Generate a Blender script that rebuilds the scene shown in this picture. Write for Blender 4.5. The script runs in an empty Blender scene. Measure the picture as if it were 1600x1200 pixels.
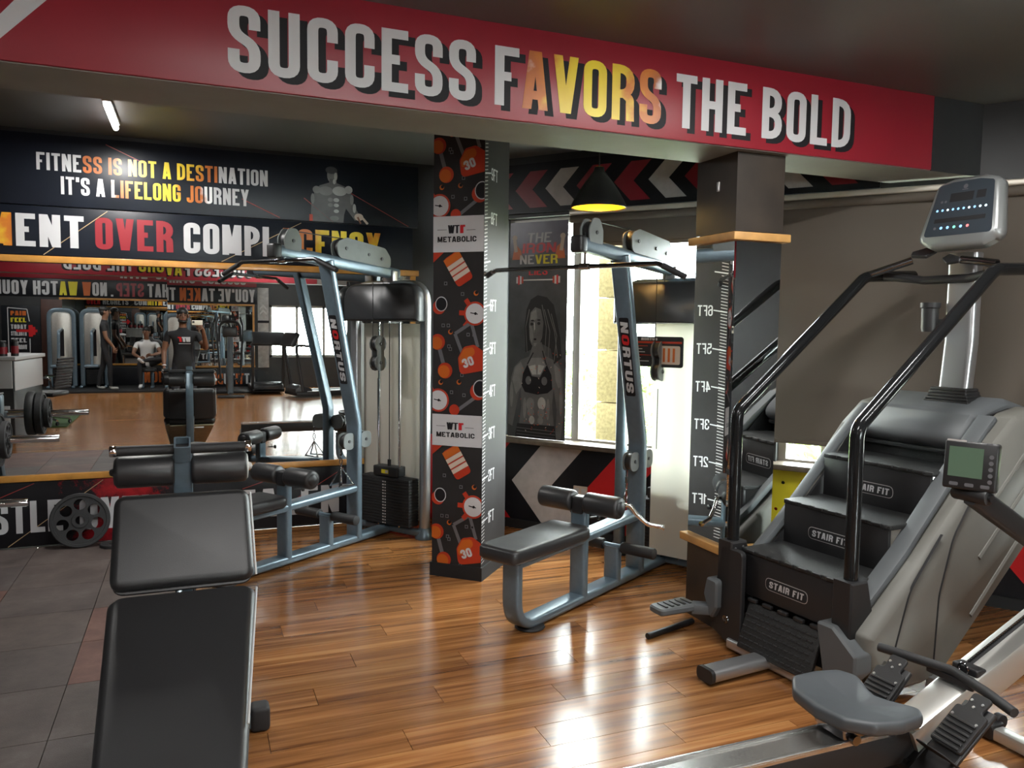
import bpy, bmesh, math, random
from mathutils import Vector as V, Matrix
R = math.radians
random.seed(7)
SC = bpy.context.scene
COL = SC.collection

# ------------------------------------------------------------------ camera, world, exposure, large lights
def make_camera():
    f, yaw, pitch, roll = 1231.2, R(22.013), R(-4.188), R(0.750)
    fw0 = V((math.sin(yaw), math.cos(yaw), 0)); r0 = V((math.cos(yaw), -math.sin(yaw), 0)); u0 = V((0, 0, 1))
    fw = fw0*math.cos(pitch) + u0*math.sin(pitch); u1 = u0*math.cos(pitch) - fw0*math.sin(pitch)
    r = r0*math.cos(roll) + u1*math.sin(roll); u = u1*math.cos(roll) - r0*math.sin(roll)
    cd = bpy.data.cameras.new('camera'); cd.sensor_width = 36.0; cd.lens = 36.0*f/1600.0; cd.clip_start = 0.02; cd.clip_end = 200
    co = bpy.data.objects.new('camera', cd); COL.objects.link(co)
    m = Matrix((r, u, -fw)).transposed().to_4x4(); m.translation = V((0, 0, 1.6))
    co.matrix_world = m
    SC.camera = co
make_camera()
SC.view_settings.view_transform = 'Standard'; SC.view_settings.look = 'None'
SC.view_settings.gamma = 1.0; SC.view_settings.use_curve_mapping = False
SC.view_settings.exposure = 0.33
SC.cycles.max_bounces = 10; SC.cycles.glossy_bounces = 6; SC.cycles.diffuse_bounces = 4
SC.cycles.transparent_max_bounces = 12; SC.cycles.sample_clamp_indirect = 6.0
SC.cycles.caustics_reflective = False; SC.cycles.caustics_refractive = False
try: SC.cycles.use_denoising = True
except Exception: pass

wd = bpy.data.worlds.new('overcast_sky'); SC.world = wd; wd.use_nodes = True
bg = wd.node_tree.nodes['Background']; bg.inputs[0].default_value = (0.93, 0.97, 1.0, 1); bg.inputs[1].default_value = 42.0

WAZ = R(53.0)                                     # window wall: outward normal azimuth
WN = V((math.sin(WAZ), math.cos(WAZ), 0)); WT = V((math.cos(WAZ), -math.sin(WAZ), 0)); WO = V((1.926, 6.31, 0))
def wall_pt(u, z, off=0.0): return WO + WT*u + WN*off + V((0, 0, z))

def area_light(name, loc, sx, sy, power, color=(1, 1, 1), rot=None, portal=False):
    ld = bpy.data.lights.new(name, 'AREA'); ld.shape = 'RECTANGLE'; ld.size = sx; ld.size_y = sy
    ld.energy = power; ld.color = color
    if portal: ld.cycles.is_portal = True
    lo = bpy.data.objects.new(name, ld); COL.objects.link(lo); lo.location = loc
    if rot is not None: lo.rotation_euler = rot
    return lo
# daylight enters through the windows: portals in the openings (they only guide sky light, they emit nothing)
def portal(u0, u1, z0, z1):
    c = wall_pt((u0+u1)/2, (z0+z1)/2, 0.16)
    lo = area_light('window_portal', c, u1-u0, z1-z0, 1.0, portal=True)
    zc = WN; xc = WT; yc = zc.cross(xc)
    m = Matrix((xc, yc, zc)).transposed().to_4x4(); m.translation = c; lo.matrix_world = m
portal(1.18, 2.60, 0.72, 2.25)
portal(2.66, 6.0, 0.70, 0.90)
# ceiling LED tubes (x, y, rotz, length, power); their fixtures are built further down
TUBES = [(-0.45, 5.55, 90, 0.60, 30), (2.45, 2.05, 0, 1.2, 38), (0.3, 1.0, 0, 1.2, 40), (-2.4, 3.4, 0, 1.2, 40),
         (3.6, 0.4, 0, 1.2, 30), (-2.2, -1.6, 0, 1.2, 26), (1.2, -2.3, 0, 1.2, 26), (-1.6, -5.2, 0, 1.2, 34), (2.2, -6.0, 0, 1.2, 24)]
CEIL = 2.90
for i, (x, y, rz, L, p) in enumerate(TUBES):
    area_light('tube_light', (x, y, CEIL-0.075), L, 0.05, p, (1.0, 0.98, 0.95), (0, 0, R(rz)))

# ------------------------------------------------------------------ helpers
def link(o, parent=None):
    COL.objects.link(o)
    if parent is not None: o.parent = parent
    return o
def tag(o, label=None, cat=None, group=None, kind=None):
    if label: o['label'] = label
    if cat: o['category'] = cat
    if group: o['group'] = group
    if kind: o['kind'] = kind
    return o
def empty(name, loc=(0, 0, 0), rz=0, label=None, cat=None, group=None, parent=None):
    o = bpy.data.objects.new(name, None); o.empty_display_size = 0.1; link(o, parent)
    o.location = loc; o.rotation_euler = (0, 0, rz)
    return tag(o, label, cat, group)

def fillet(pts, r, n=5, closed=False):
    pts = [V(p) for p in pts]; out = []; N = len(pts)
    for i, p in enumerate(pts):
        if not closed and i in (0, N-1): out.append(p); continue
        a, b = pts[i-1], pts[(i+1) % N]
        rr = r[i] if isinstance(r, (list, tuple)) else r
        d1, d2 = (a-p), (b-p); l1, l2 = d1.length, d2.length
        if rr <= 0 or l1 < 1e-9 or l2 < 1e-9: out.append(p); continue
        d1 /= l1; d2 /= l2
        ang = math.acos(max(-1, min(1, d1.dot(d2))))
        if ang > math.pi-1e-3: out.append(p); continue
        t = min(rr/math.tan(ang/2), l1*0.49 if (closed or i > 1) else l1*0.98, l2*0.49 if (closed or i < N-2) else l2*0.98)
        s, e = p+d1*t, p+d2*t
        for k in range(n+1):
            q = k/n; out.append(s*(1-q)**2 + p*2*q*(1-q) + e*q*q)
    return out
def rrect(w, h, r, n=3):
    w, h = w/2, h/2
    return [(p.x, p.y) for p in fillet([V((-w, -h)), V((w, -h)), V((w, h)), V((-w, h))], r, n, True)]
def circ(r, n=12, cx=0, cy=0): return [(cx+r*math.cos(2*math.pi*k/n), cy+r*math.sin(2*math.pi*k/n)) for k in range(n)]

class MB:
    """collects geometry, builds ONE mesh object"""
    def __init__(s): s.v = []; s.f = []; s.m = []
    def add(s, vs, fs, m=0):
        o = len(s.v); s.v += [tuple(v) for v in vs]
        for f in fs: s.f.append([i+o for i in f]); s.m.append(m)
        return s
    def box(s, c, size, m=0, rot=None, r=0.0):
        if r > 0:
            bm = bmesh.new(); bmesh.ops.create_cube(bm, size=1.0)
            for v in bm.verts: v.co = V((v.co.x*size[0], v.co.y*size[1], v.co.z*size[2]))
            bmesh.ops.bevel(bm, geom=list(bm.edges), offset=min(r, min(size)*0.49), segments=3, profile=0.5, affect='EDGES')
            bm.verts.ensure_lookup_table(); vs = [v.co.copy() for v in bm.verts]; fs = [[v.index for v in f.verts] for f in bm.faces]; bm.free()
        else:
            x, y, z = [q/2 for q in size]
            vs = [V(p) for p in ((-x,-y,-z),(x,-y,-z),(x,y,-z),(-x,y,-z),(-x,-y,z),(x,-y,z),(x,y,z),(-x,y,z))]
            fs = [[0,3,2,1],[4,5,6,7],[0,1,5,4],[1,2,6,5],[2,3,7,6],[3,0,4,7]]
        if rot is not None: vs = [rot @ v for v in vs]
        c = V(c); return s.add([v+c for v in vs], fs, m)
    def sweep(s, path, prof, up=(0, 0, 1), m=0, closed=False, caps=True):
        """prof: 2D points (a along side, b along up')"""
        path = [V(p) for p in path]; N = len(path); up = V(up); rings = []; vs = []
        for i, p in enumerate(path):
            if closed: t0, t1 = (p-path[i-1]), (path[(i+1) % N]-p)
            else: t0 = p-path[i-1] if i else path[1]-p; t1 = path[i+1]-p if i < N-1 else t0
            t0 = t0.normalized(); t1 = t1.normalized(); t = (t0+t1).normalized()
            k = 1/max(0.35, t.dot(t1))
            side = t.cross(up)
            if side.length < 1e-4: side = t.cross(V((1, 0, 0)))
            side.normalize(); u2 = side.cross(t).normalized()
            bend = (t1-t0)
            for (a, b) in prof:
                q = side*a + u2*b
                if bend.length > 1e-5:
                    bd = bend - t*bend.dot(t)
                    if bd.length > 1e-6:
                        bd.normalize(); q = q + bd*(q.dot(bd)*(k-1))
                vs.append(p+q)
        P = len(prof); fs = []
        for i in range(N if closed else N-1):
            j = (i+1) % N
            for k in range(P):
                k2 = (k+1) % P; fs.append([i*P+k, i*P+k2, j*P+k2, j*P+k])
        if caps and not closed: fs.append(list(range(P))[::-1]); fs.append([(N-1)*P+k for k in range(P)])
        return s.add(vs, fs, m)
    def tube(s, path, r, n=10, m=0, caps=True, closed=False):
        path = [V(p) for p in path]
        d = (path[1]-path[0]).normalized(); up = (0, 0, 1)
        allv = all(abs((path[i+1]-path[i]).normalized().z) > 0.97 for i in range(len(path)-1))
        if abs(d.z) > 0.9 or allv:
            up = (1, 0, 0)
            if any(abs((path[i+1]-path[i]).normalized().x) > 0.97 for i in range(len(path)-1)): up = (0, 1, 0)
        if any(abs((path[i+1]-path[i]).normalized().dot(V(up))) > 0.99 for i in range(len(path)-1)): up = (0.31, 0.77, 0.55)
        return s.sweep(path, circ(r, n), up, m, closed, caps)
    def lathe(s, prof, o=(0, 0, 0), axis=(0, 0, 1), n=16, m=0):
        """prof: (radius, height) list"""
        a = V(axis).normalized(); x = a.orthogonal().normalized(); y = a.cross(x); o = V(o); vs = []; fs = []
        for (r, h) in prof:
            for k in range(n):
                t = 2*math.pi*k/n; vs.append(o + a*h + x*(r*math.cos(t)) + y*(r*math.sin(t)))
        for i in range(len(prof)-1):
            for k in range(n):
                k2 = (k+1) % n; fs.append([i*n+k, i*n+k2, (i+1)*n+k2, (i+1)*n+k])
        if prof[0][0] > 1e-6: fs.append(list(range(n))[::-1])
        if prof[-1][0] > 1e-6: fs.append([(len(prof)-1)*n+k for k in range(n)])
        return s.add(vs, fs, m)
    def cyl(s, a, b, r, n=14, m=0, bev=0.0):
        a, b = V(a), V(b); L = (b-a).length
        if bev > 0: pr = [(r-bev, 0), (r-bev*0.3, bev*0.3), (r, bev), (r, L-bev), (r-bev*0.3, L-bev*0.3), (r-bev, L)]
        else: pr = [(r, 0), (r, L)]
        return s.lathe(pr, a, b-a, n, m)
    def prism(s, poly, o, ux, uy, depth, m=0, holes=None, bev=0.0):
        """extrude a 2D polygon (with holes) from plane o,ux,uy along ux x uy by depth"""
        o, ux, uy = V(o), V(ux).normalized(), V(uy).normalized(); nz = ux.cross(uy)
        P = lambda p, h: o + ux*p[0] + uy*p[1] + nz*h
        if not holes:
            n = len(poly)
            if bev > 0:
                c = V((sum(p[0] for p in poly)/n, sum(p[1] for p in poly)/n))
                ins = inset(poly, bev)
                rings = [(ins, 0), (poly, bev), (poly, depth-bev), (ins, depth)]
            else: rings = [(poly, 0), (poly, depth)]
            vs = []; fs = []
            for (pl, h) in rings: vs += [P(p, h) for p in pl]
            for i in range(len(rings)-1):
                for k in range(n):
                    k2 = (k+1) % n; fs.append([i*n+k, i*n+k2, (i+1)*n+k2, (i+1)*n+k])
            fs.append(list(range(n))[::-1]); fs.append([(len(rings)-1)*n+k for k in range(n)])
            return s.add(vs, fs, m)
        bm = bmesh.new(); loops = [poly]+holes; idx = []; edges = []
        for lp in loops:
            b = [bm.verts.new((p[0], p[1], 0)) for p in lp]
            for k in range(len(b)): edges.append(bm.edges.new((b[k], b[(k+1) % len(b)])))
        bmesh.ops.triangle_fill(bm, edges=edges, use_beauty=True)
        bm.verts.index_update(); vv = [(v.co.x, v.co.y) for v in bm.verts]; tf = [[v.index for v in f.verts] for f in bm.faces]
        nrm = [f.normal.z for f in bm.faces]; bm.free()
        n = len(vv); vs = [P(p, 0) for p in vv]+[P(p, depth) for p in vv]; fs = []
        for f, z in zip(tf, nrm):
            g = f if z > 0 else f[::-1]
            fs.append([i+n for i in g]); fs.append(g[::-1])
        st = 0
        for lp in loops:
            L = len(lp)
            for k in range(L): fs.append([st+k, st+(k+1) % L, st+(k+1) % L+n, st+k+n])
            st += L
        return s.add(vs, fs, m)
    def build(s, name, mats, parent=None, sharp=38, subsurf=0):
        me = bpy.data.meshes.new(name); me.from_pydata(s.v, [], s.f); me.validate()
        mats = mats if isinstance(mats, (list, tuple)) else [mats]
        for mt in mats: me.materials.append(mt)
        if len(me.polygons) == len(s.m): me.polygons.foreach_set('material_index', s.m)
        bm = bmesh.new(); bm.from_mesh(me); bmesh.ops.recalc_face_normals(bm, faces=bm.faces); bm.to_mesh(me); bm.free()
        if sharp:
            me.polygons.foreach_set('use_smooth', [True]*len(me.polygons)); me.set_sharp_from_angle(angle=R(sharp))
        me.update()
        o = link(bpy.data.objects.new(name, me), parent)
        if subsurf:
            md = o.modifiers.new('subsurf', 'SUBSURF'); md.levels = subsurf; md.render_levels = subsurf
        return o
def inset(poly, d):
    n = len(poly); A = sum(poly[i][0]*poly[(i+1) % n][1]-poly[(i+1) % n][0]*poly[i][1] for i in range(n)); sg = 1 if A > 0 else -1
    out = []
    for i in range(n):
        a, p, b = V(poly[i-1]), V(poly[i]), V(poly[(i+1) % n])
        e1, e2 = (p-a), (b-p)
        if e1.length < 1e-9 or e2.length < 1e-9: out.append((p.x, p.y)); continue
        e1.normalize(); e2.normalize()
        n1, n2 = V((-e1.y, e1.x))*sg, V((-e2.y, e2.x))*sg
        q = n1+n2; L = q.length
        if L < 1e-6: out.append((p.x, p.y)); continue
        q /= L; k = d/max(0.4, q.dot(n1)); out.append((p.x+q.x*k, p.y+q.y*k))
    return out
def dup(root, loc=None, rz=None, label=None, group=None):
    r = root.copy(); COL.objects.link(r)
    if loc is not None: r.location = loc
    if rz is not None: r.rotation_euler = (0, 0, rz)
    if label: r['label'] = label
    if group: r['group'] = group
    for ch in list(root.children):
        c = ch.copy(); COL.objects.link(c); c.parent = r
        for g in ch.children:
            d = g.copy(); COL.objects.link(d); d.parent = c
    return r
# ------------------------------------------------------------------ materials (all procedural)
def mat(name, col, rough=0.5, metal=0.0, spec=0.5, var=0.0, vscale=8.0, bump=0.0, bscale=60.0, emit=None, estr=0.0, coat=0.0, rvar=0.0):
    m = bpy.data.materials.new(name); m.use_nodes = True; nt = m.node_tree; b = nt.nodes['Principled BSDF']
    b.inputs['Base Color'].default_value = (*col, 1); b.inputs['Roughness'].default_value = rough
    b.inputs['Metallic'].default_value = metal; b.inputs['Specular IOR Level'].default_value = spec
    if coat: b.inputs['Coat Weight'].default_value = coat; b.inputs['Coat Roughness'].default_value = 0.1
    if emit: b.inputs['Emission Color'].default_value = (*emit, 1); b.inputs['Emission Strength'].default_value = estr
    if var or bump or rvar:
        tc = nt.nodes.new('ShaderNodeTexCoord')
    if var or rvar:
        nz = nt.nodes.new('ShaderNodeTexNoise'); nz.inputs['Scale'].default_value = vscale; nz.inputs['Detail'].default_value = 5
        nt.links.new(tc.outputs['Object'], nz.inputs['Vector'])
    if var:
        rp = nt.nodes.new('ShaderNodeValToRGB')
        rp.color_ramp.elements[0].position = 0.3; rp.color_ramp.elements[1].position = 0.7
        rp.color_ramp.elements[0].color = (*[c*(1-var) for c in col], 1); rp.color_ramp.elements[1].color = (*[min(1, c*(1+var)) for c in col], 1)
        nt.links.new(nz.outputs['Fac'], rp.inputs['Fac']); nt.links.new(rp.outputs['Color'], b.inputs['Base Color'])
    if rvar:
        mr = nt.nodes.new('ShaderNodeMapRange'); mr.inputs['To Min'].default_value = max(0.02, rough-rvar); mr.inputs['To Max'].default_value = min(1, rough+rvar)
        nt.links.new(nz.outputs['Fac'], mr.inputs['Value']); nt.links.new(mr.outputs['Result'], b.inputs['Roughness'])
    if bump:
        n2 = nt.nodes.new('ShaderNodeTexNoise'); n2.inputs['Scale'].default_value = bscale; n2.inputs['Detail'].default_value = 3
        nt.links.new(tc.outputs['Object'], n2.inputs['Vector'])
        bp = nt.nodes.new('ShaderNodeBump'); bp.inputs['Strength'].default_value = bump; bp.inputs['Distance'].default_value = 0.004
        nt.links.new(n2.outputs['Fac'], bp.inputs['Height']); nt.links.new(bp.outputs['Normal'], b.inputs['Normal'])
    return m
def ramp(nt, stops):
    rp = nt.nodes.new('ShaderNodeValToRGB'); cr = rp.color_ramp
    while len(cr.elements) < len(stops): cr.elements.new(0.5)
    for e, (p, c) in zip(cr.elements, stops): e.position = p; e.color = (*c, 1)
    return rp
def wood_floor_mat():
    m = bpy.data.materials.new('laminate_wood'); m.use_nodes = True; nt = m.node_tree; b = nt.nodes['Principled BSDF']
    tc = nt.nodes.new('ShaderNodeTexCoord'); oi = nt.nodes.new('ShaderNodeObjectInfo'); geo = nt.nodes.new('ShaderNodeNewGeometry')
    cx = nt.nodes.new('ShaderNodeVectorMath'); cx.operation = 'MULTIPLY_ADD'
    cx.inputs[1].default_value = (1, 1, 1)
    sc = nt.nodes.new('ShaderNodeCombineXYZ'); mu = nt.nodes.new('ShaderNodeMath'); mu.operation = 'MULTIPLY'; mu.inputs[1].default_value = 37.0
    nt.links.new(oi.outputs['Random'], mu.inputs[0]); nt.links.new(mu.outputs[0], sc.inputs[0]); nt.links.new(mu.outputs[0], sc.inputs[2])
    nt.links.new(geo.outputs['Position'], cx.inputs[0]); nt.links.new(sc.outputs[0], cx.inputs[2])
    mp = nt.nodes.new('ShaderNodeMapping'); mp.inputs['Scale'].default_value = (0.55, 15.0, 1.0); nt.links.new(cx.outputs[0], mp.inputs['Vector'])
    n1 = nt.nodes.new('ShaderNodeTexNoise'); n1.inputs['Scale'].default_value = 1.6; n1.inputs['Detail'].default_value = 6; n1.inputs['Roughness'].default_value = 0.62
    n1.inputs['Distortion'].default_value = 0.35
    nt.links.new(mp.outputs[0], n1.inputs['Vector'])
    rp = ramp(nt, [(0.28, (0.080, 0.028, 0.009)), (0.42, (0.20, 0.078, 0.024)), (0.55, (0.31, 0.132, 0.042)), (0.72, (0.44, 0.225, 0.085))])
    nt.links.new(n1.outputs['Fac'], rp.inputs['Fac'])
    hs = nt.nodes.new('ShaderNodeHueSaturation'); mr = nt.nodes.new('ShaderNodeMapRange'); mr.inputs['To Min'].default_value = 0.72; mr.inputs['To Max'].default_value = 1.2
    nt.links.new(oi.outputs['Random'], mr.inputs['Value']); nt.links.new(mr.outputs['Result'], hs.inputs['Value'])
    nt.links.new(rp.outputs['Color'], hs.inputs['Color']); nt.links.new(hs.outputs['Color'], b.inputs['Base Color'])
    n3 = nt.nodes.new('ShaderNodeTexNoise'); n3.inputs['Scale'].default_value = 2.4; nt.links.new(mp.outputs[0], n3.inputs['Vector'])
    m2 = nt.nodes.new('ShaderNodeMapRange'); m2.inputs['To Min'].default_value = 0.15; m2.inputs['To Max'].default_value = 0.25
    nt.links.new(n3.outputs['Fac'], m2.inputs['Value']); nt.links.new(m2.outputs['Result'], b.inputs['Roughness'])
    bp = nt.nodes.new('ShaderNodeBump'); bp.inputs['Strength'].default_value = 0.12; bp.inputs['Distance'].default_value = 0.002
    nt.links.new(n1.outputs['Fac'], bp.inputs['Height']); nt.links.new(bp.outputs['Normal'], b.inputs['Normal'])
    b.inputs['Specular IOR Level'].default_value = 0.75
    return m
def tile_mat():
    m = bpy.data.materials.new('rubber_tile'); m.use_nodes = True; nt = m.node_tree; b = nt.nodes['Principled BSDF']
    geo = nt.nodes.new('ShaderNodeNewGeometry'); oi = nt.nodes.new('ShaderNodeObjectInfo')
    n1 = nt.nodes.new('ShaderNodeTexNoise'); n1.inputs['Scale'].default_value = 3.0; n1.inputs['Detail'].default_value = 8; n1.inputs['Roughness'].default_value = 0.7
    nt.links.new(geo.outputs['Position'], n1.inputs['Vector'])
    rp = ramp(nt, [(0.3, (0.055, 0.041, 0.037)), (0.55, (0.105, 0.083, 0.075)), (0.8, (0.17, 0.15, 0.14))])
    nt.links.new(n1.outputs['Fac'], rp.inputs['Fac'])
    r2 = ramp(nt, [(0.0, (0.85, 0.85, 0.88)), (0.75, (1.0, 0.95, 0.9)), (0.86, (1.5, 0.95, 0.8)), (1.0, (1.45, 0.85, 0.72))])
    nt.links.new(oi.outputs['Random'], r2.inputs['Fac'])
    mx = nt.nodes.new('ShaderNodeMix'); mx.data_type = 'RGBA'; mx.blend_type = 'MULTIPLY'; mx.inputs[0].default_value = 1.0
    nt.links.new(rp.outputs['Color'], mx.inputs[6]); nt.links.new(r2.outputs['Color'], mx.inputs[7]); nt.links.new(mx.outputs[2], b.inputs['Base Color'])
    b.inputs['Roughness'].default_value = 0.6
    n2 = nt.nodes.new('ShaderNodeTexNoise'); n2.inputs['Scale'].default_value = 240; nt.links.new(geo.outputs['Position'], n2.inputs['Vector'])
    bp = nt.nodes.new('ShaderNodeBump'); bp.inputs['Strength'].default_value = 0.3; bp.inputs['Distance'].default_value = 0.003
    nt.links.new(n2.outputs['Fac'], bp.inputs['Height']); nt.links.new(bp.outputs['Normal'], b.inputs['Normal'])
    return m
def fire_mat(name, half, white_ends=True):
    """printed letters: flame texture, white towards both ends of the word (object x)"""
    m = bpy.data.materials.new(name); m.use_nodes = True; nt = m.node_tree; b = nt.nodes['Principled BSDF']
    tc = nt.nodes.new('ShaderNodeTexCoord'); sx = nt.nodes.new('ShaderNodeSeparateXYZ'); nt.links.new(tc.outputs['Object'], sx.inputs[0])
    nz = nt.nodes.new('ShaderNodeTexNoise'); nz.inputs['Scale'].default_value = 9; nz.inputs['Detail'].default_value = 5; nt.links.new(tc.outputs['Object'], nz.inputs['Vector'])
    ab = nt.nodes.new('ShaderNodeMath'); ab.operation = 'ABSOLUTE'; nt.links.new(sx.outputs[0], ab.inputs[0])
    dv = nt.nodes.new('ShaderNodeMath'); dv.operation = 'DIVIDE'; dv.inputs[1].default_value = half; nt.links.new(ab.outputs[0], dv.inputs[0])
    ad = nt.nodes.new('ShaderNodeMath'); ad.operation = 'MULTIPLY_ADD'; ad.inputs[1].default_value = 0.75; nt.links.new(nz.outputs['Fac'], ad.inputs[0])
    sb = nt.nodes.new('ShaderNodeMath'); sb.operation = 'SUBTRACT'; sb.inputs[1].default_value = 0.375; nt.links.new(ad.outputs[0], sb.inputs[0])
    nt.links.new(dv.outputs[0], ad.inputs[2])
    W = (0.75, 0.75, 0.75) if white_ends else (0.55, 0.13, 0.02)
    rp = ramp(nt, [(0.0, (0.80, 0.62, 0.02)), (0.35, (0.72, 0.50, 0.03)), (0.55, (0.55, 0.17, 0.02)), (0.8, (0.42, 0.12, 0.03)), (0.97, W)])
    nt.links.new(sb.outputs[0], rp.inputs['Fac']); nt.links.new(rp.outputs['Color'], b.inputs['Base Color'])
    b.inputs['Roughness'].default_value = 0.35
    return m
def splash_mat():
    """black wall print with grey specks and a red paint splash in the middle"""
    m = bpy.data.materials.new('black_print_red_splash'); m.use_nodes = True; nt = m.node_tree; b = nt.nodes['Principled BSDF']
    tc = nt.nodes.new('ShaderNodeTexCoord'); nz = nt.nodes.new('ShaderNodeTexNoise'); nz.inputs['Scale'].default_value = 5.0; nz.inputs['Detail'].default_value = 9; nz.inputs['Roughness'].default_value = 0.75
    nt.links.new(tc.outputs['Object'], nz.inputs['Vector'])
    sx = nt.nodes.new('ShaderNodeSeparateXYZ'); nt.links.new(tc.outputs['Object'], sx.inputs[0])
    dx = nt.nodes.new('ShaderNodeMath'); dx.operation = 'SUBTRACT'; dx.inputs[1].default_value = 0.52; nt.links.new(sx.outputs[0], dx.inputs[0])
    ab = nt.nodes.new('ShaderNodeMath'); ab.operation = 'ABSOLUTE'; nt.links.new(dx.outputs[0], ab.inputs[0])
    mr = nt.nodes.new('ShaderNodeMapRange'); mr.inputs['From Min'].default_value = 0.0; mr.inputs['From Max'].default_value = 0.62; mr.inputs['To Min'].default_value = 0.20; mr.inputs['To Max'].default_value = -0.14
    nt.links.new(ab.outputs[0], mr.inputs['Value'])
    ad = nt.nodes.new('ShaderNodeMath'); nt.links.new(nz.outputs['Fac'], ad.inputs[0]); nt.links.new(mr.outputs['Result'], ad.inputs[1])
    rp = ramp(nt, [(0.0, (0.006, 0.006, 0.008)), (0.56, (0.008, 0.007, 0.009)), (0.60, (0.16, 0.004, 0.008)), (0.75, (0.34, 0.01, 0.015))])
    nt.links.new(ad.outputs[0], rp.inputs['Fac']); nt.links.new(rp.outputs['Color'], b.inputs['Base Color']); b.inputs['Roughness'].default_value = 0.4; b.inputs['Specular IOR Level'].default_value = 0.25
    return m
def glass_mat():
    m = bpy.data.materials.new('window_glass'); m.use_nodes = True; nt = m.node_tree
    for n in list(nt.nodes): nt.nodes.remove(n)
    o = nt.nodes.new('ShaderNodeOutputMaterial'); tr = nt.nodes.new('ShaderNodeBsdfTransparent'); gl = nt.nodes.new('ShaderNodeBsdfGlossy'); gl.inputs['Roughness'].default_value = 0.02
    mx = nt.nodes.new('ShaderNodeMixShader'); mx.inputs[0].default_value = 0.07; tr.inputs[0].default_value = (0.93, 0.96, 0.94, 1)
    nt.links.new(tr.outputs[0], mx.inputs[1]); nt.links.new(gl.outputs[0], mx.inputs[2]); nt.links.new(mx.outputs[0], o.inputs['Surface'])
    return m
def frosted_mat():
    m = bpy.data.materials.new('frosted_pale_sheet'); m.use_nodes = True; nt = m.node_tree; b = nt.nodes['Principled BSDF']; o = nt.nodes['Material Output']
    b.inputs['Base Color'].default_value = (0.80, 0.77, 0.68, 1); b.inputs['Roughness'].default_value = 0.35; b.inputs['Metallic'].default_value = 0.0
    tl = nt.nodes.new('ShaderNodeBsdfTranslucent'); tl.inputs[0].default_value = (0.80, 0.80, 0.76, 1); mx = nt.nodes.new('ShaderNodeMixShader'); mx.inputs[0].default_value = 0.42
    nt.links.new(b.outputs[0], mx.inputs[1]); nt.links.new(tl.outputs[0], mx.inputs[2]); nt.links.new(mx.outputs[0], o.inputs['Surface'])
    return m
def mirror_mat():
    m = mat('mirror_silver', (0.80, 0.82, 0.81), 0.0, 1.0)
    return m
def leaf_mat():
    m = mat('foliage', (0.24, 0.36, 0.09), 0.7, var=0.6, vscale=3.0)
    return m
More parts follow.
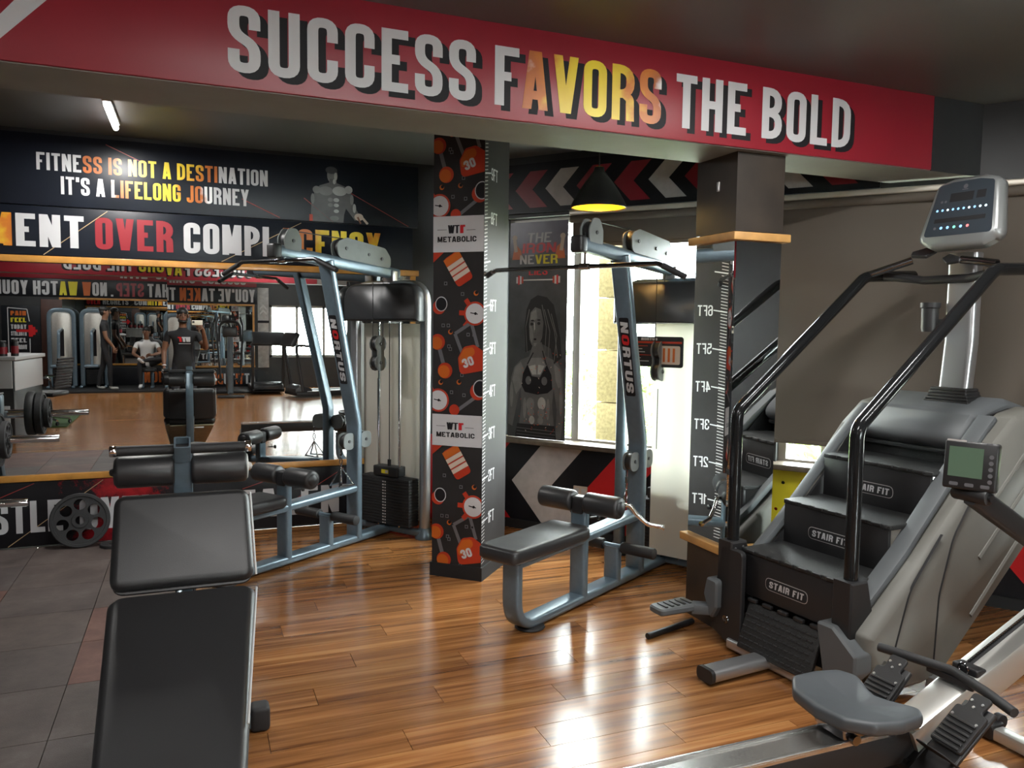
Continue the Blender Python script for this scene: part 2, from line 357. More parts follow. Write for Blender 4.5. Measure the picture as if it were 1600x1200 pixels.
M = dict(
    floor=wood_floor_mat(), tile=tile_mat(), glass=glass_mat(), mirror=mirror_mat(), leaf=leaf_mat(), splash=splash_mat(), frosted=frosted_mat(),
    underlay=mat('dark_underlay', (0.05, 0.025, 0.012), 0.7),
    ceiling=mat('charcoal_ceiling_paint', (0.105, 0.107, 0.108), 0.42, var=0.12, vscale=2, rvar=0.08),
    beamgrey=mat('beam_soffit_paint', (0.20, 0.195, 0.18), 0.55, var=0.12, vscale=3),
    colpaint=mat('column_black_paint', (0.024, 0.022, 0.022), 0.6, spec=0.2, var=0.2, vscale=4),
    wallblack=mat('black_wall_paint', (0.020, 0.021, 0.022), 0.45, var=0.2, vscale=3),
    vinylblack=mat('black_vinyl_print', (0.009, 0.010, 0.013), 0.36, spec=0.3, var=0.25, vscale=4),
    vinylnavy=mat('navy_black_vinyl_print', (0.006, 0.008, 0.014), 0.34, spec=0.3, var=0.25, vscale=4),
    red=mat('red_vinyl_print', (0.25, 0.013, 0.024), 0.36, var=0.08, vscale=2),
    redbright=mat('bright_red_print', (0.52, 0.012, 0.016), 0.35), darkred=mat('dark_red_print', (0.24, 0.012, 0.02), 0.38),
    white=mat('white_print', (0.52, 0.52, 0.53), 0.45), offwhite=mat('off_white_print', (0.46, 0.44, 0.43), 0.45, var=0.1, vscale=14),
    shadow=mat('charcoal_print', (0.012, 0.011, 0.013), 0.5, spec=0.2), greyprint=mat('grey_print', (0.12, 0.12, 0.13), 0.4),
    line=mat('pale_gold_line_print', (0.42, 0.30, 0.16), 0.4), redline=mat('red_line_print', (0.32, 0.04, 0.03), 0.4),
    pine=mat('varnished_pine', (0.50, 0.235, 0.045), 0.35, var=0.22, vscale=9, coat=0.2), palepine=mat('pale_pine_ledge', (0.50, 0.27, 0.085), 0.45, var=0.2, vscale=9),
    brownpanel=mat('dark_brown_laminate', (0.030, 0.022, 0.016), 0.38, var=0.3, vscale=5), sill=mat('brown_stone_sill', (0.11, 0.088, 0.065), 0.4, var=0.25, vscale=20),
    blind=mat('taupe_roller_blind', (0.115, 0.096, 0.078), 0.85, bump=0.08, bscale=500), rail=mat('cream_aluminium_rail', (0.62, 0.58, 0.50), 0.35, metal=0.3),
    winframe=mat('window_frame_grey', (0.36, 0.34, 0.31), 0.4, metal=0.3), stone=mat('yellow_granite', (0.50, 0.40, 0.20), 0.6, var=0.25, vscale=40),
    blue=mat('steel_blue_paint', (0.135, 0.185, 0.225), 0.32, metal=0.35, var=0.06, vscale=30, rvar=0.05), silver=mat('satin_silver', (0.50, 0.51, 0.52), 0.30, metal=0.85),
    shroud=mat('charcoal_plastic_shroud', (0.035, 0.037, 0.040), 0.34), steelsheet=mat('brushed_steel_sheet', (0.62, 0.60, 0.56), 0.42, metal=0.75, var=0.06, vscale=30, rvar=0.1),
    plate=mat('grey_steel_plate', (0.15, 0.162, 0.16), 0.5, metal=0.0, spec=0.3, var=0.06, vscale=20),
    chrome=mat('polished_chrome', (0.80, 0.80, 0.80), 0.10, metal=1.0), darkchrome=mat('dark_chrome', (0.26, 0.26, 0.27), 0.16, metal=1.0),
    vinyl=mat('black_upholstery_vinyl', (0.020, 0.020, 0.021), 0.40, bump=0.10, bscale=420, rvar=0.06), piping=mat('white_pad_edge', (0.42, 0.42, 0.41), 0.5),
    black=mat('black_plastic', (0.014, 0.014, 0.015), 0.45), rubber=mat('black_rubber', (0.016, 0.016, 0.017), 0.62, bump=0.1, bscale=200), matte=mat('matte_black', (0.008, 0.008, 0.009), 0.7),
    step=mat('ribbed_black_step', (0.012, 0.013, 0.013), 0.5, bump=0.9, bscale=230), hull=mat('graphite_hull', (0.135, 0.133, 0.118), 0.58, metal=0.0, bump=0.03, bscale=900, var=0.05, vscale=4),
    hulldark=mat('slate_plastic', (0.082, 0.090, 0.095), 0.56, var=0.05, vscale=6), alum=mat('brushed_aluminium', (0.62, 0.62, 0.60), 0.26, metal=0.9),
    seatgrey=mat('slate_moulded_seat', (0.060, 0.068, 0.075), 0.42), beamwhite=mat('satin_aluminium_beam', (0.55, 0.55, 0.52), 0.36, metal=0.7),
    lcd=mat('green_lcd', (0.10, 0.16, 0.11), 0.25), conface=mat('console_face', (0.030, 0.040, 0.050), 0.3),
    ledb=mat('blue_key_lamp', (0.2, 0.45, 0.8), 0.4, emit=(0.25, 0.55, 1.0), estr=1.2), ledw=mat('white_key_lamp', (0.6, 0.8, 0.9), 0.4, emit=(0.7, 0.9, 1.0), estr=1.2),
    ledr=mat('red_key_lamp', (0.8, 0.2, 0.2), 0.4, emit=(1.0, 0.2, 0.2), estr=0.8), ledg=mat('green_key_lamp', (0.2, 0.7, 0.5), 0.4, emit=(0.2, 0.8, 0.5), estr=0.8),
    tubeglow=mat('led_tube_glow', (1, 1, 1), 0.5, emit=(1, 0.98, 0.95), estr=14), lampwarm=mat('gold_lamp_lining', (0.75, 0.42, 0.02), 0.35, metal=0.3),
    bulb=mat('warm_bulb', (1, 0.8, 0.4), 0.4, emit=(1.0, 0.72, 0.25), estr=14), downlight=mat('downlight_glow', (1, 1, 1), 0.5, emit=(1, 1, 1), estr=10),
    orange=mat('orange_print', (0.50, 0.11, 0.012), 0.4), redor=mat('red_orange_print', (0.42, 0.035, 0.012), 0.4), cream=mat('cream_print', (0.55, 0.46, 0.38), 0.45),
    yellow=mat('yellow_board', (0.62, 0.55, 0.02), 0.5), skin=mat('skin', (0.20, 0.095, 0.055), 0.5), hair=mat('black_hair', (0.008, 0.007, 0.006), 0.5),
    shirt=mat('black_cotton', (0.010, 0.010, 0.012), 0.8), jeans=mat('dark_denim', (0.022, 0.026, 0.034), 0.85), polo=mat('white_cotton', (0.62, 0.62, 0.62), 0.8),
    maroon=mat('maroon_stripe_cloth', (0.14, 0.03, 0.02), 0.8), shoe=mat('grey_shoe', (0.32, 0.32, 0.30), 0.6), shoeblack=mat('black_shoe', (0.012, 0.012, 0.013), 0.6),
    sole=mat('orange_sole', (0.55, 0.20, 0.02), 0.6), phone=mat('pale_phone', (0.60, 0.56, 0.46), 0.25), turf=mat('green_turf', (0.035, 0.075, 0.020), 0.9, bump=0.8, bscale=300),
    whitepanel=mat('white_laminate', (0.50, 0.51, 0.52), 0.4), doorbrown=mat('red_brown_door', (0.060, 0.020, 0.012), 0.45, var=0.2, vscale=4),
    g1=mat('poster_dark_grey', (0.045, 0.047, 0.050), 0.35, var=0.4, vscale=5), g2=mat('poster_mid_grey', (0.17, 0.17, 0.168), 0.35, var=0.25, vscale=8), g3=mat('poster_light_grey', (0.36, 0.36, 0.35), 0.35, var=0.2, vscale=9), g4=mat('poster_deep_grey', (0.10, 0.101, 0.102), 0.35, var=0.25, vscale=8),
    purple=mat('poster_violet_grey', (0.10, 0.09, 0.13), 0.3, var=0.4, vscale=6), crate=mat('beige_board', (0.42, 0.36, 0.24), 0.6, var=0.15, vscale=12),
)
# ------------------------------------------------------------------ flat print: condensed stroke lettering and shapes on a plane
def S_(*p, r=0.9, c=False): return ('s', p, r, c)
def D_(a, b): return ('d', a, b)
GL = {
 'A': (1.05, [D_((0,0),(.40,1)), D_((1,0),(.60,1)), S_((.2,.2),(.8,.2), r=0)]),
 'B': (1, [S_((0,0),(0,1), r=0), S_((0,1),(.95,1),(.95,.53),(0,.53)), S_((0,.51),(1,.51),(1,0),(0,0))]),
 'C': (1, [S_((1,.66),(1,1),(0,1),(0,0),(1,0),(1,.34))]),
 'D': (1, [S_((0,0),(0,1), r=0), S_((0,1),(1,1),(1,0),(0,0))]),
 'E': (.9, [S_((0,0),(0,1), r=0), S_((0,1),(1,1), r=0), S_((0,.52),(.8,.52), r=0), S_((0,0),(1,0), r=0)]),
 'F': (.88, [S_((0,0),(0,1), r=0), S_((0,1),(1,1), r=0), S_((0,.5),(.8,.5), r=0)]),
 'G': (1, [S_((1,.68),(1,1),(0,1),(0,0),(1,0),(1,.47)), S_((1,.47),(.5,.47), r=0)]),
 'H': (1, [S_((0,0),(0,1), r=0), S_((1,0),(1,1), r=0), S_((0,.5),(1,.5), r=0)]),
 'I': (.0, [S_((.5,0),(.5,1), r=0)]),
 'J': (.8, [S_((0,.25),(0,0),(1,0),(1,1))]),
 'K': (1.05, [S_((0,0),(0,1), r=0), D_((.12,.36),(1,1)), D_((1,0),(.42,.58))]),
 'L': (.85, [S_((0,0),(0,1), r=0), S_((0,0),(1,0), r=0)]),
 'M': (1.35, [S_((0,0),(0,1), r=0), S_((1,0),(1,1), r=0), D_((.5,.05),(.04,1)), D_((.5,.05),(.96,1))]),
 'N': (1.05, [S_((0,0),(0,1), r=0), S_((1,0),(1,1), r=0), D_((1,0),(0,1))]),
 'O': (1, [S_((0,0),(1,0),(1,1),(0,1), c=True)]),
 'P': (.97, [S_((0,0),(0,1), r=0), S_((0,1),(1,1),(1,.44),(0,.44))]),
 'R': (1, [S_((0,0),(0,1), r=0), S_((0,1),(1,1),(1,.47),(0,.47)), S_((.6,.47),(.97,.38),(1,0), r=.35)]),
 'S': (1, [S_((1,.68),(1,1),(0,1),(0,.6),(1,.4),(1,0),(0,0),(0,.32))]),
 'T': (.95, [S_((.5,0),(.5,1), r=0), S_((0,1),(1,1), r=0)]),
 'U': (1, [S_((0,1),(0,0),(1,0),(1,1))]),
 'V': (1.05, [D_((.44,0),(0,1)), D_((.56,0),(1,1))]),
 'W': (1.55, [D_((.24,0),(0,1)), D_((.27,0),(.5,1)), D_((.73,0),(.5,1)), D_((.76,0),(1,1))]),
 'X': (1.05, [D_((0,0),(1,1)), D_((1,0),(0,1))]),
 'Y': (1.05, [D_((.5,.4),(0,1)), D_((.5,.4),(1,1)), S_((.5,0),(.5,.42), r=0)]),
 'Z': (.95, [S_((0,1),(1,1), r=0), S_((0,0),(1,0), r=0), D_((.05,.06),(.95,.94))]),
 '0': (1, [S_((0,0),(1,0),(1,1),(0,1), c=True)]), '1': (.45, [S_((1,0),(1,1), r=0), S_((0,.82),(1,.9), r=0)]),
 '2': (1, [S_((0,.68),(0,1),(1,1),(1,.58),(0,.12),(0,0)), S_((0,0),(1,0), r=0)]),
 '3': (1, [S_((0,.7),(0,1),(1,1),(1,.52),(.4,.52)), S_((.4,.52),(1,.52),(1,0),(0,0),(0,.3))]),
 '4': (1.05, [S_((.8,0),(.8,1), r=0), D_((.0,.25),(.75,1)), S_((0,.25),(1,.25), r=0)]),
 '5': (1, [S_((.95,1),(0,1), r=0), S_((0,1),(0,.6),(1,.6),(1,0),(0,0),(0,.28))]),
 '6': (1, [S_((1,.75),(1,1),(0,1),(0,0),(1,0),(1,.57),(0,.57))]),
 '8': (1, [S_((0,0),(1,0),(1,.5),(0,.5), c=True), S_((.04,.54),(.96,.54),(.96,1),(.04,1), c=True)]),
 '9': (1, [S_((0,.25),(0,0),(1,0),(1,1),(0,1),(0,.43),(1,.43))]),
 '7': (.95, [S_((0,1),(1,1), r=0), D_((.3,0),(.95,1))]),
 "'": (.0, [S_((.5,.78),(.5,1), r=0)]), ',': (.0, [S_((.5,-.12),(.5,.04), r=0)]), '-': (.6, [S_((0,.5),(1,.5), r=0)]), '.': (0, [S_((.5,0),(.5,.06), r=0)]),
}
def glyph_polys(ch, gw, t):
    """polygons of a letter with cap height 1"""
    wf, items = GL[ch]; w = max(t, t + (gw-t)*wf) if wf else t
    mp = lambda p: V((t/2 + p[0]*(w-t), t/2 + p[1]*(1-t)))
    out = []
    for it in items:
        if it[0] == 'd':
            (x0, y0), (x1, y1) = it[1], it[2]
            a, b = mp((x0, 0)).x, mp((x1, 0)).x; Y0 = y0; Y1 = y1
            k = t*1.03/2; out.append([(a-k, Y0), (a+k, Y0), (b+k, Y1), (b-k, Y1)])
            continue
        _, pts, r, closed = it
        P = [mp(p) for p in pts]
        if not closed:
            for e, o in ((0, 1), (-1, -2 if len(P) > 1 else 0)):
                d = (P[e]-P[o]); raw = pts[e]
                if d.length < 1e-9: continue
                d.normalize()
                if (abs(d.y) > 0.95 and raw[1] in (0, 1)) or (abs(d.x) > 0.95 and raw[0] in (0, 1) and r == 0): P[e] = P[e] + d*(t/2*0.999)
        if r: P = fillet(P, r*min(w, 0.46)*0.62, 5, closed)
        n = len(P); Lf = []; Rt = []
        for i, p in enumerate(P):
            if closed: t0, t1 = p-P[i-1], P[(i+1) % n]-p
            else: t0 = p-P[i-1] if i else P[1]-p; t1 = P[i+1]-p if i < n-1 else t0
            t0 = t0.normalized(); t1 = t1.normalized(); tt = (t0+t1)
            if tt.length < 1e-6: tt = t1
            tt.normalize(); k = t/2/max(0.5, tt.dot(t1)); nn = V((-tt.y, tt.x))
            Lf.append(p+nn*k); Rt.append(p-nn*k)
        for i in range(n if closed else n-1):
            j = (i+1) % n; out.append([(q.x, q.y) for q in (Rt[i], Rt[j], Lf[j], Lf[i])])
    return out, w
def clip_poly(poly, x0, y0, x1, y1):
    for ax, lim, sg in ((0, x0, 1), (0, x1, -1), (1, y0, 1), (1, y1, -1)):
        out = []; n = len(poly)
        for i in range(n):
            a, b = poly[i], poly[(i+1) % n]; da, db = sg*(a[ax]-lim), sg*(b[ax]-lim)
            if da >= 0: out.append(a)
            if (da >= 0) != (db >= 0):
                q = da/(da-db); out.append((a[0]+(b[0]-a[0])*q, a[1]+(b[1]-a[1])*q))
        poly = out
        if len(poly) < 3: return []
    return poly
class Print:
    """flat artwork lying on a surface; layers are a fraction of a millimetre apart"""
    def __init__(s, o, ux, uy, clip=None, lift=0.0006):
        s.o = V(o); s.ux = V(ux).normalized(); s.uy = V(uy).normalized(); s.n = s.ux.cross(s.uy); s.clip = clip; s.lift = lift; s.items = []; s.k = 0; s.cur = 0
    def poly(s, pts, m, layer=1):
        pts = [(p[0], p[1]) for p in pts]
        if s.clip: pts = clip_poly(pts, *s.clip)
        if len(pts) >= 3: s.items.append((pts, m, layer, s.cur))
    def rect(s, x0, y0, x1, y1, m, layer=1): s.poly([(x0, y0), (x1, y0), (x1, y1), (x0, y1)], m, layer)
    def circle(s, cx, cy, r, m, layer=1, n=20, ry=None): s.poly([(cx+r*math.cos(2*math.pi*k/n), cy+(ry or r)*math.sin(2*math.pi*k/n)) for k in range(n)], m, layer)
    def line(s, a, b, w, m, layer=1):
        a, b = V(a), V(b); d = (b-a).normalized(); q = V((-d.y, d.x))*w/2; s.poly([a+q, b+q, b-q, a-q], m, layer)
    def text(s, txt, x, y, h, m, layer=2, width=None, gw=0.40, t=0.165, gap=0.075, space=0.22, rot=0.0, slant=0.0):
        """width: fit the line to this length; m may be a function of the character index"""
        adv = 0; lay = []; s.k += 1; word = 0; base = s.k
        for i, ch in enumerate(txt):
            if ch == ' ': adv += space; word += 1; continue
            ps, w = glyph_polys(ch, gw, t); lay.append((i, ps, adv, word)); adv += w+gap
        adv -= gap; sx = h if width is None else width/adv
        c, sn = math.cos(rot), math.sin(rot)
        for i, ps, a, wd_ in lay:
            s.cur = (base, wd_)
            mm = m(i) if callable(m) else m
            if mm is None: continue
            for p in ps:
                q = [((px+a)*sx + slant*py*h, py*h) for (px, py) in p]
                s.poly([(x+u*c-v*sn, y+u*sn+v*c) for (u, v) in q], mm, layer + 0.01*(i % 3))
        s.cur = 0
        return adv*sx
    def build(s, name, parent=None, mats=None, origin=None, split=False):
        if split:                                   # artwork and every word become parts of their own
            keys = []; allit = s.items; res = None
            for it in allit:
                if it[3] not in keys: keys.append(it[3])
            for k in keys:
                s.items = [it for it in allit if it[3] == k]
                res = s.build(name if (isinstance(k, tuple) or 'arrow' in name) else 'artwork', parent, mats, origin)
            s.items = allit
            return res
        ms = []; mb = MB(); og = V(origin) if origin is not None else V((0, 0, 0))
        for j, (pts, m, layer, _g) in enumerate(s.items):
            if m not in ms: ms.append(m)
            off = s.n*(s.lift*layer + 0.000004*(j % 40))
            mb.add([s.o + s.ux*p[0] + s.uy*p[1] + off - og for p in pts], [list(range(len(pts)))], ms.index(m))
        me = bpy.data.meshes.new(name); me.from_pydata(mb.v, [], mb.f)
        for m in ms: me.materials.append(M[m] if isinstance(m, str) else m)
        me.polygons.foreach_set('material_index', mb.m); me.update()
        o = link(bpy.data.objects.new(name, me), parent); o.location = og
        return o
# ------------------------------------------------------------------ room shell
D = 6.31; XL = -4.2; YF = -7.8; UE = 6.0
WE = WO + WT*UE                                    # far end of the window wall
XR = WE.x
def slab(name, pts, z0, z1, m, parent=None):
    mb = MB(); mb.prism([(p[0], p[1]) for p in pts], (0, 0, z0), (1, 0, 0), (0, 1, 0), z1-z0); return mb.build(name, m, parent, sharp=0)
ROOM = [(XL, YF), (XR, YF), (XR, WE.y), (WO.x, D), (XL, D)]
floor = tag(slab('floor', ROOM, -0.12, -0.008, M['underlay']), kind='structure')
ceiling = tag(slab('ceiling', ROOM, CEIL, CEIL+0.12, M['ceiling']), kind='structure')
# laminate boards: one object per board where the camera sees them, the rest joined
PW, PL, GAP = 0.16, 1.22, 0.0012
bd = MB(); bd.box((PL/2, PW/2, -0.004), (PL-GAP*2, PW-GAP*2, 0.008)); _p = bd.build('floor_plank', M['floor'], floor, sharp=0); plank_me = _p.data
first = True; far = MB()
TX, TY0 = -0.04, 1.84                               # rubber tiles cover x < TX, y > TY0
nrow = int((D-YF)/PW)+1; npl = 0
def inside(x0, x1, y0, y1):
    return (x0 < XR)
for r_ in range(nrow):
    y0 = D-(r_+1)*PW; y1 = y0+PW
    xs = TX if y0 >= TY0-0.02 else XL
    wall_x = WO.x + (WO.y-max(y0, WE.y))*WT.x/(-WT.y) if y0 > WE.y else XR
    off = ((r_*0.41) % 1.0)*PL
    k0 = int(math.floor((xs-off)/PL)); x = off+k0*PL
    while x < wall_x-0.01:
        a, b = max(x, xs), min(x+PL, wall_x)
        near = y0 > 1.35 and a > -0.3 and a < 4.4
        if b-a > 0.03:
            if near and npl < 290:
                if abs((b-a)-PL) < 1e-4:
                    o = _p if first else link(bpy.data.objects.new('floor_plank', plank_me), floor)
                    if first: first = False
                    o.location = (a, y0, 0)
                else:
                    q = MB(); q.box(((b-a)/2, PW/2, -0.004), (b-a-GAP*2, PW-GAP*2, 0.008)); o = q.build('floor_plank', M['floor'], floor, sharp=0); o.location = (a, y0, 0)
                npl += 1
            else: far.box(((a+b)/2, (y0+y1)/2, -0.004), (b-a-GAP*2, PW-GAP*2, 0.008))
        x += PL
tag(far.build('floor_planks_beyond', M['floor'], floor, sharp=0), kind='stuff')
# rubber gym tiles in front of the mirror
tb = MB(); tb.box((0, 0, -0.003), (0.4965, 0.4965, 0.010)); _t = tb.build('rubber_tile', M['tile'], floor, sharp=0); ft = True
for i in range(8):
    for j in range(9):
        xc = TX-0.25-0.5*i; y0 = TY0+0.5*j; y1 = min(y0+0.5, D-0.003)
        if y1-y0 > 0.499:
            o = _t if ft else link(bpy.data.objects.new('rubber_tile', _t.data), floor); ft = False
            o.location = (xc, (y0+y1)/2, 0); o.rotation_euler = (0, 0, R(random.choice((0, 180))))
        else:
            q = MB(); q.box((0, 0, -0.003), (0.4965, y1-y0-0.003, 0.010)); o = q.build('rubber_tile', M['tile'], floor, sharp=0); o.location = (xc, (y0+y1)/2, 0)
# walls
def wallbox(name, c, size, m, rot=None):
    mb = MB(); mb.box(c, size, rot=rot); return tag(mb.build(name, m, sharp=0), kind='structure')
wall_back = wallbox('wall_back', ((XL+WO.x)/2+0.03, D+0.075, CEIL/2), (WO.x-XL+0.1, 0.15, CEIL), M['wallblack'])
wall_left = wallbox('wall_left', (XL-0.075, (D+YF)/2, CEIL/2), (0.15, D-YF+0.3, CEIL), M['wallblack'])
wall_right = wallbox('wall_right', (XR+0.075, (WE.y+YF)/2, CEIL/2), (0.15, WE.y-YF+0.2, CEIL), M['wallblack'])
# wall behind the camera: solid part and an opening with a window
OX0, OX1, OZ0, OZ1 = 1.75, 4.4, 0.75, 2.05
fw = MB(); ys = YF-0.075
fw.box(((XL+OX0)/2, ys, CEIL/2), (OX0-XL, 0.15, CEIL)); fw.box(((OX1+XR)/2, ys, CEIL/2), (XR-OX1, 0.15, CEIL))
fw.box(((OX0+OX1)/2, ys, OZ0/2), (OX1-OX0, 0.15, OZ0)); fw.box(((OX0+OX1)/2, ys, (OZ1+CEIL)/2), (OX1-OX0, 0.15, CEIL-OZ1))
wall_front = tag(fw.build('wall_front', M['wallblack'], sharp=0), kind='structure')
# window wall: parapet, lintel, piers
WZ0, WZ1 = 0.70, 2.44
ww = MB(); rw = Matrix.Rotation(math.pi/2-WAZ-math.pi/2, 3, 'Z')
def wseg(u0, u1, z0, z1, m=0): ww.box(wall_pt((u0+u1)/2, (z0+z1)/2, 0.10), (u1-u0, 0.20, z1-z0), m, rot=rw)
wseg(-0.05, UE+0.1, 0.0, WZ0); wseg(-0.05, UE+0.1, WZ1, CEIL); wseg(-0.05, 0.60, WZ0, WZ1); wseg(5.9, UE+0.1, WZ0, WZ1); wseg(2.60, 2.72, WZ0, WZ1)
wall_win = tag(ww.build('wall_window_side', M['wallblack'], sharp=0), kind='structure')
# windows: frame, mullions, panes
def window(name, u0, u1, mull):
    root = empty(name, wall_pt(u0, WZ0)); root['kind'] = 'structure'
    loc = lambda u, z, o: wall_pt(u, z, o)-wall_pt(u0, WZ0)
    fr = MB()
    for (a, b, c, d) in ((u0, u1, WZ0, WZ0+0.045), (u0, u1, WZ1-0.045, WZ1), (u0, u0+0.05, WZ0+0.045, WZ1-0.045), (u1-0.05, u1, WZ0+0.045, WZ1-0.045)):
        fr.box(loc((a+b)/2, (c+d)/2, 0.10), (b-a, 0.06, d-c), rot=rw)
    fr.build('window_frame', M['winframe'], root, sharp=0)
    edges = [u0+0.05]+mull+[u1-0.05]
    for u in mull:
        q = MB(); q.box(loc(u, (WZ0+WZ1)/2, 0.10), (0.06, 0.06, WZ1-WZ0-0.09), rot=rw); q.build('mullion', M['winframe'], root, sharp=0)
    for a, b in zip(edges[:-1], edges[1:]):
        q = MB(); q.box(loc((a+b)/2, (WZ0+WZ1)/2, 0.10), (b-a-0.03, 0.006, WZ1-WZ0-0.09), rot=rw); q.build('pane', M['glass'], root, sharp=0)
window('window_1', 0.60, 2.60, [1.20, 1.585])
window('window_2', 2.72, 5.90, [3.02, 3.9, 4.9])
# sill shelf and skirting of the window wall
q = MB(); q.box(wall_pt(UE/2, 0.712, -0.03), (UE, 0.18, 0.036), rot=rw, r=0.006); tag(q.build('trim_1', M['sill'], sharp=30), kind='structure')
q = MB(); q.box(wall_pt(UE/2, 0.035, -0.011), (UE, 0.02, 0.07), rot=rw); tag(q.build('baseboard_window_side', M['matte'], sharp=0), kind='structure')
# opposite window (behind the camera)
w3 = empty('window_3', (OX0, YF, OZ0)); w3['kind'] = 'structure'
q = MB(); W_, H_ = OX1-OX0, OZ1-OZ0
for (c, sz) in (((W_/2, -0.07, 0.03), (W_, 0.06, 0.06)), ((W_/2, -0.07, H_-0.03), (W_, 0.06, 0.06)), ((0.03, -0.07, H_/2), (0.06, 0.06, H_)), ((W_-0.03, -0.07, H_/2), (0.06, 0.06, H_)), ((W_/2, -0.07, H_/2), (0.06, 0.06, H_)), ((W_/4, -0.07, H_/2), (0.06, 0.06, H_))): q.box(c, sz)
q.build('window_frame', M['winframe'], w3, sharp=0)
for x0, x1 in ((0.06, W_/4-0.03), (W_/4+0.03, W_/2-0.03), (W_/2+0.03, W_-0.06)):
    q = MB(); q.box(((x0+x1)/2, -0.07, H_/2), (x1-x0, 0.006, H_-0.12)); q.build('pane', M['glass'], w3, sharp=0)
# ceiling beam with the slogan banner
BY0, BY1, BZ = 3.28, 3.65, 2.495
xe = WO.x+(WO.y-BY0)*WT.x/(-WT.y); xe2 = WO.x+(WO.y-BY1)*WT.x/(-WT.y)
beam = tag(slab('ceiling_beam', [(XL, BY0), (xe, BY0), (xe2, BY1), (XL, BY1)], BZ, CEIL, [M['beamgrey']]), kind='structure')
q = MB(); q.box(((3.825+xe)/2, BY0-0.004, (BZ+CEIL)/2), (xe-3.825, 0.008, CEIL-BZ)); tag(q.build('trim_2', M['wallblack'], sharp=0), kind='structure')
def banner_board(name, x0, x1, z0, z1, y, face, m, label, th=0.012):
    """thin banner on a wall that runs along x; face = -1 looks to the camera"""
    root = empty(name, ((x0+x1)/2, y, z0), 0, label, 'banner')
    q = MB(); q.box((0, face*th/2, (z1-z0)/2), (x1-x0, th, z1-z0), r=0.003); q.build('vinyl_sheet', M[m], root, sharp=30)
    return root
def bprint(root, x0, z0, face, th=0.012, clip=None):
    """print plane on such a banner in wall coordinates; u runs to the reader's right"""
    y = face*(th+0.0004); loc = root.location
    return Print(V((-loc.x, y, -loc.z)), V((-face, 0, 0)) if face < 0 else V((-1, 0, 0)), V((0, 0, 1)), clip)
bb = banner_board('slogan_banner', -2.0, 3.82, 2.498, 2.905, BY0, -1, 'red', 'red vinyl banner lettered SUCCESS FAVORS THE BOLD along the ceiling beam')
CLB = (-2.0, 2.498, 3.82, 2.898)
def slogan(root, sign):
    pr = bprint(root, 0, 0, -1 if sign > 0 else 1, clip=None)
    z0, h = 2.556, 0.250
    words = [('SUCCESS', 0.137, 1.135), ('F', 1.222, 1.335), ('THE', 2.142, 2.552), ('BOLD', 2.648, 3.222)]
    for (d, mm, ly) in (((0.030, -0.022), 'shadow', 1), ((0, 0), 'white', 2)):
        for t_, a, b in words: pr.text(t_, a+d[0], z0+d[1], h, mm, ly, width=b-a, gw=0.42, t=0.15, gap=0.10)
        if ly == 1: pr.text('AVORS', 1.352+d[0], z0+d[1], h, mm, ly, width=0.708, gw=0.42, t=0.15, gap=0.10)
    if sign > 0: pr.poly([(-0.607, 2.567), (-0.457, 2.725), (-0.31, 2.90), (-0.40, 2.90), (-0.60, 2.655), (-0.75, 2.50), (-0.672, 2.50)], 'white', 1)
    pr.build('lettering', root, split=True)
    pr = bprint(root, 0, 0, -1 if sign > 0 else 1)
    pr.text('AVORS', 1.352, z0, h, M_FIRE[0], 2, width=0.708, gw=0.42, t=0.15, gap=0.10)
    g = pr.build('flame_lettering', root, split=True, origin=V(((1.70 if sign > 0 else -1.70), 0, 2.68))-V((root.location.x, 0, root.location.z)))
M_FIRE = [fire_mat('flame_letters_wide', 0.45), fire_mat('flame_letters', 0.33), fire_mat('flame_letters_gold', 0.5, False)]
slogan(bb, 1)
beam2 = tag(slab('ceiling_beam', [(XL, -3.2), (XR, -3.2), (XR, -2.85), (XL, -2.85)], 2.35, CEIL, [M['beamgrey']]), kind='structure')
bk = banner_board('slogan_banner', -3.9, 2.2, 2.353, 2.88, -2.85, 1, 'red', 'red slogan banner on the far beam, seen only in the mirror')
def slogan_back(root):
    # the text faces the mirror wall, so it reads along -x
    pr = Print(V((-root.location.x, 0.0125, -root.location.z)), (-1, 0, 0), (0, 0, 1))
    z0, h = 2.43, 0.25; s0 = -1.04
    for (d, mm, ly) in (((0.030, -0.022), 'shadow', 1), ((0, 0), 'white', 2)):
        for t_, a, b in (('SUCCESS', 0, 1.0), ('F', 1.085, 1.2), ('THE', 2.0, 2.41), ('BOLD', 2.51, 3.08)): pr.text(t_, s0+a+d[0], z0+d[1], h, mm, ly, width=b-a, gw=0.42, t=0.15, gap=0.10)
        pr.text('AVORS', s0+1.215+d[0], z0+d[1], h, 'shadow' if ly == 1 else 'yellow', ly, width=0.70, gw=0.42, t=0.15, gap=0.10)
    pr.build('lettering', root, split=True)
slogan_back(bk)
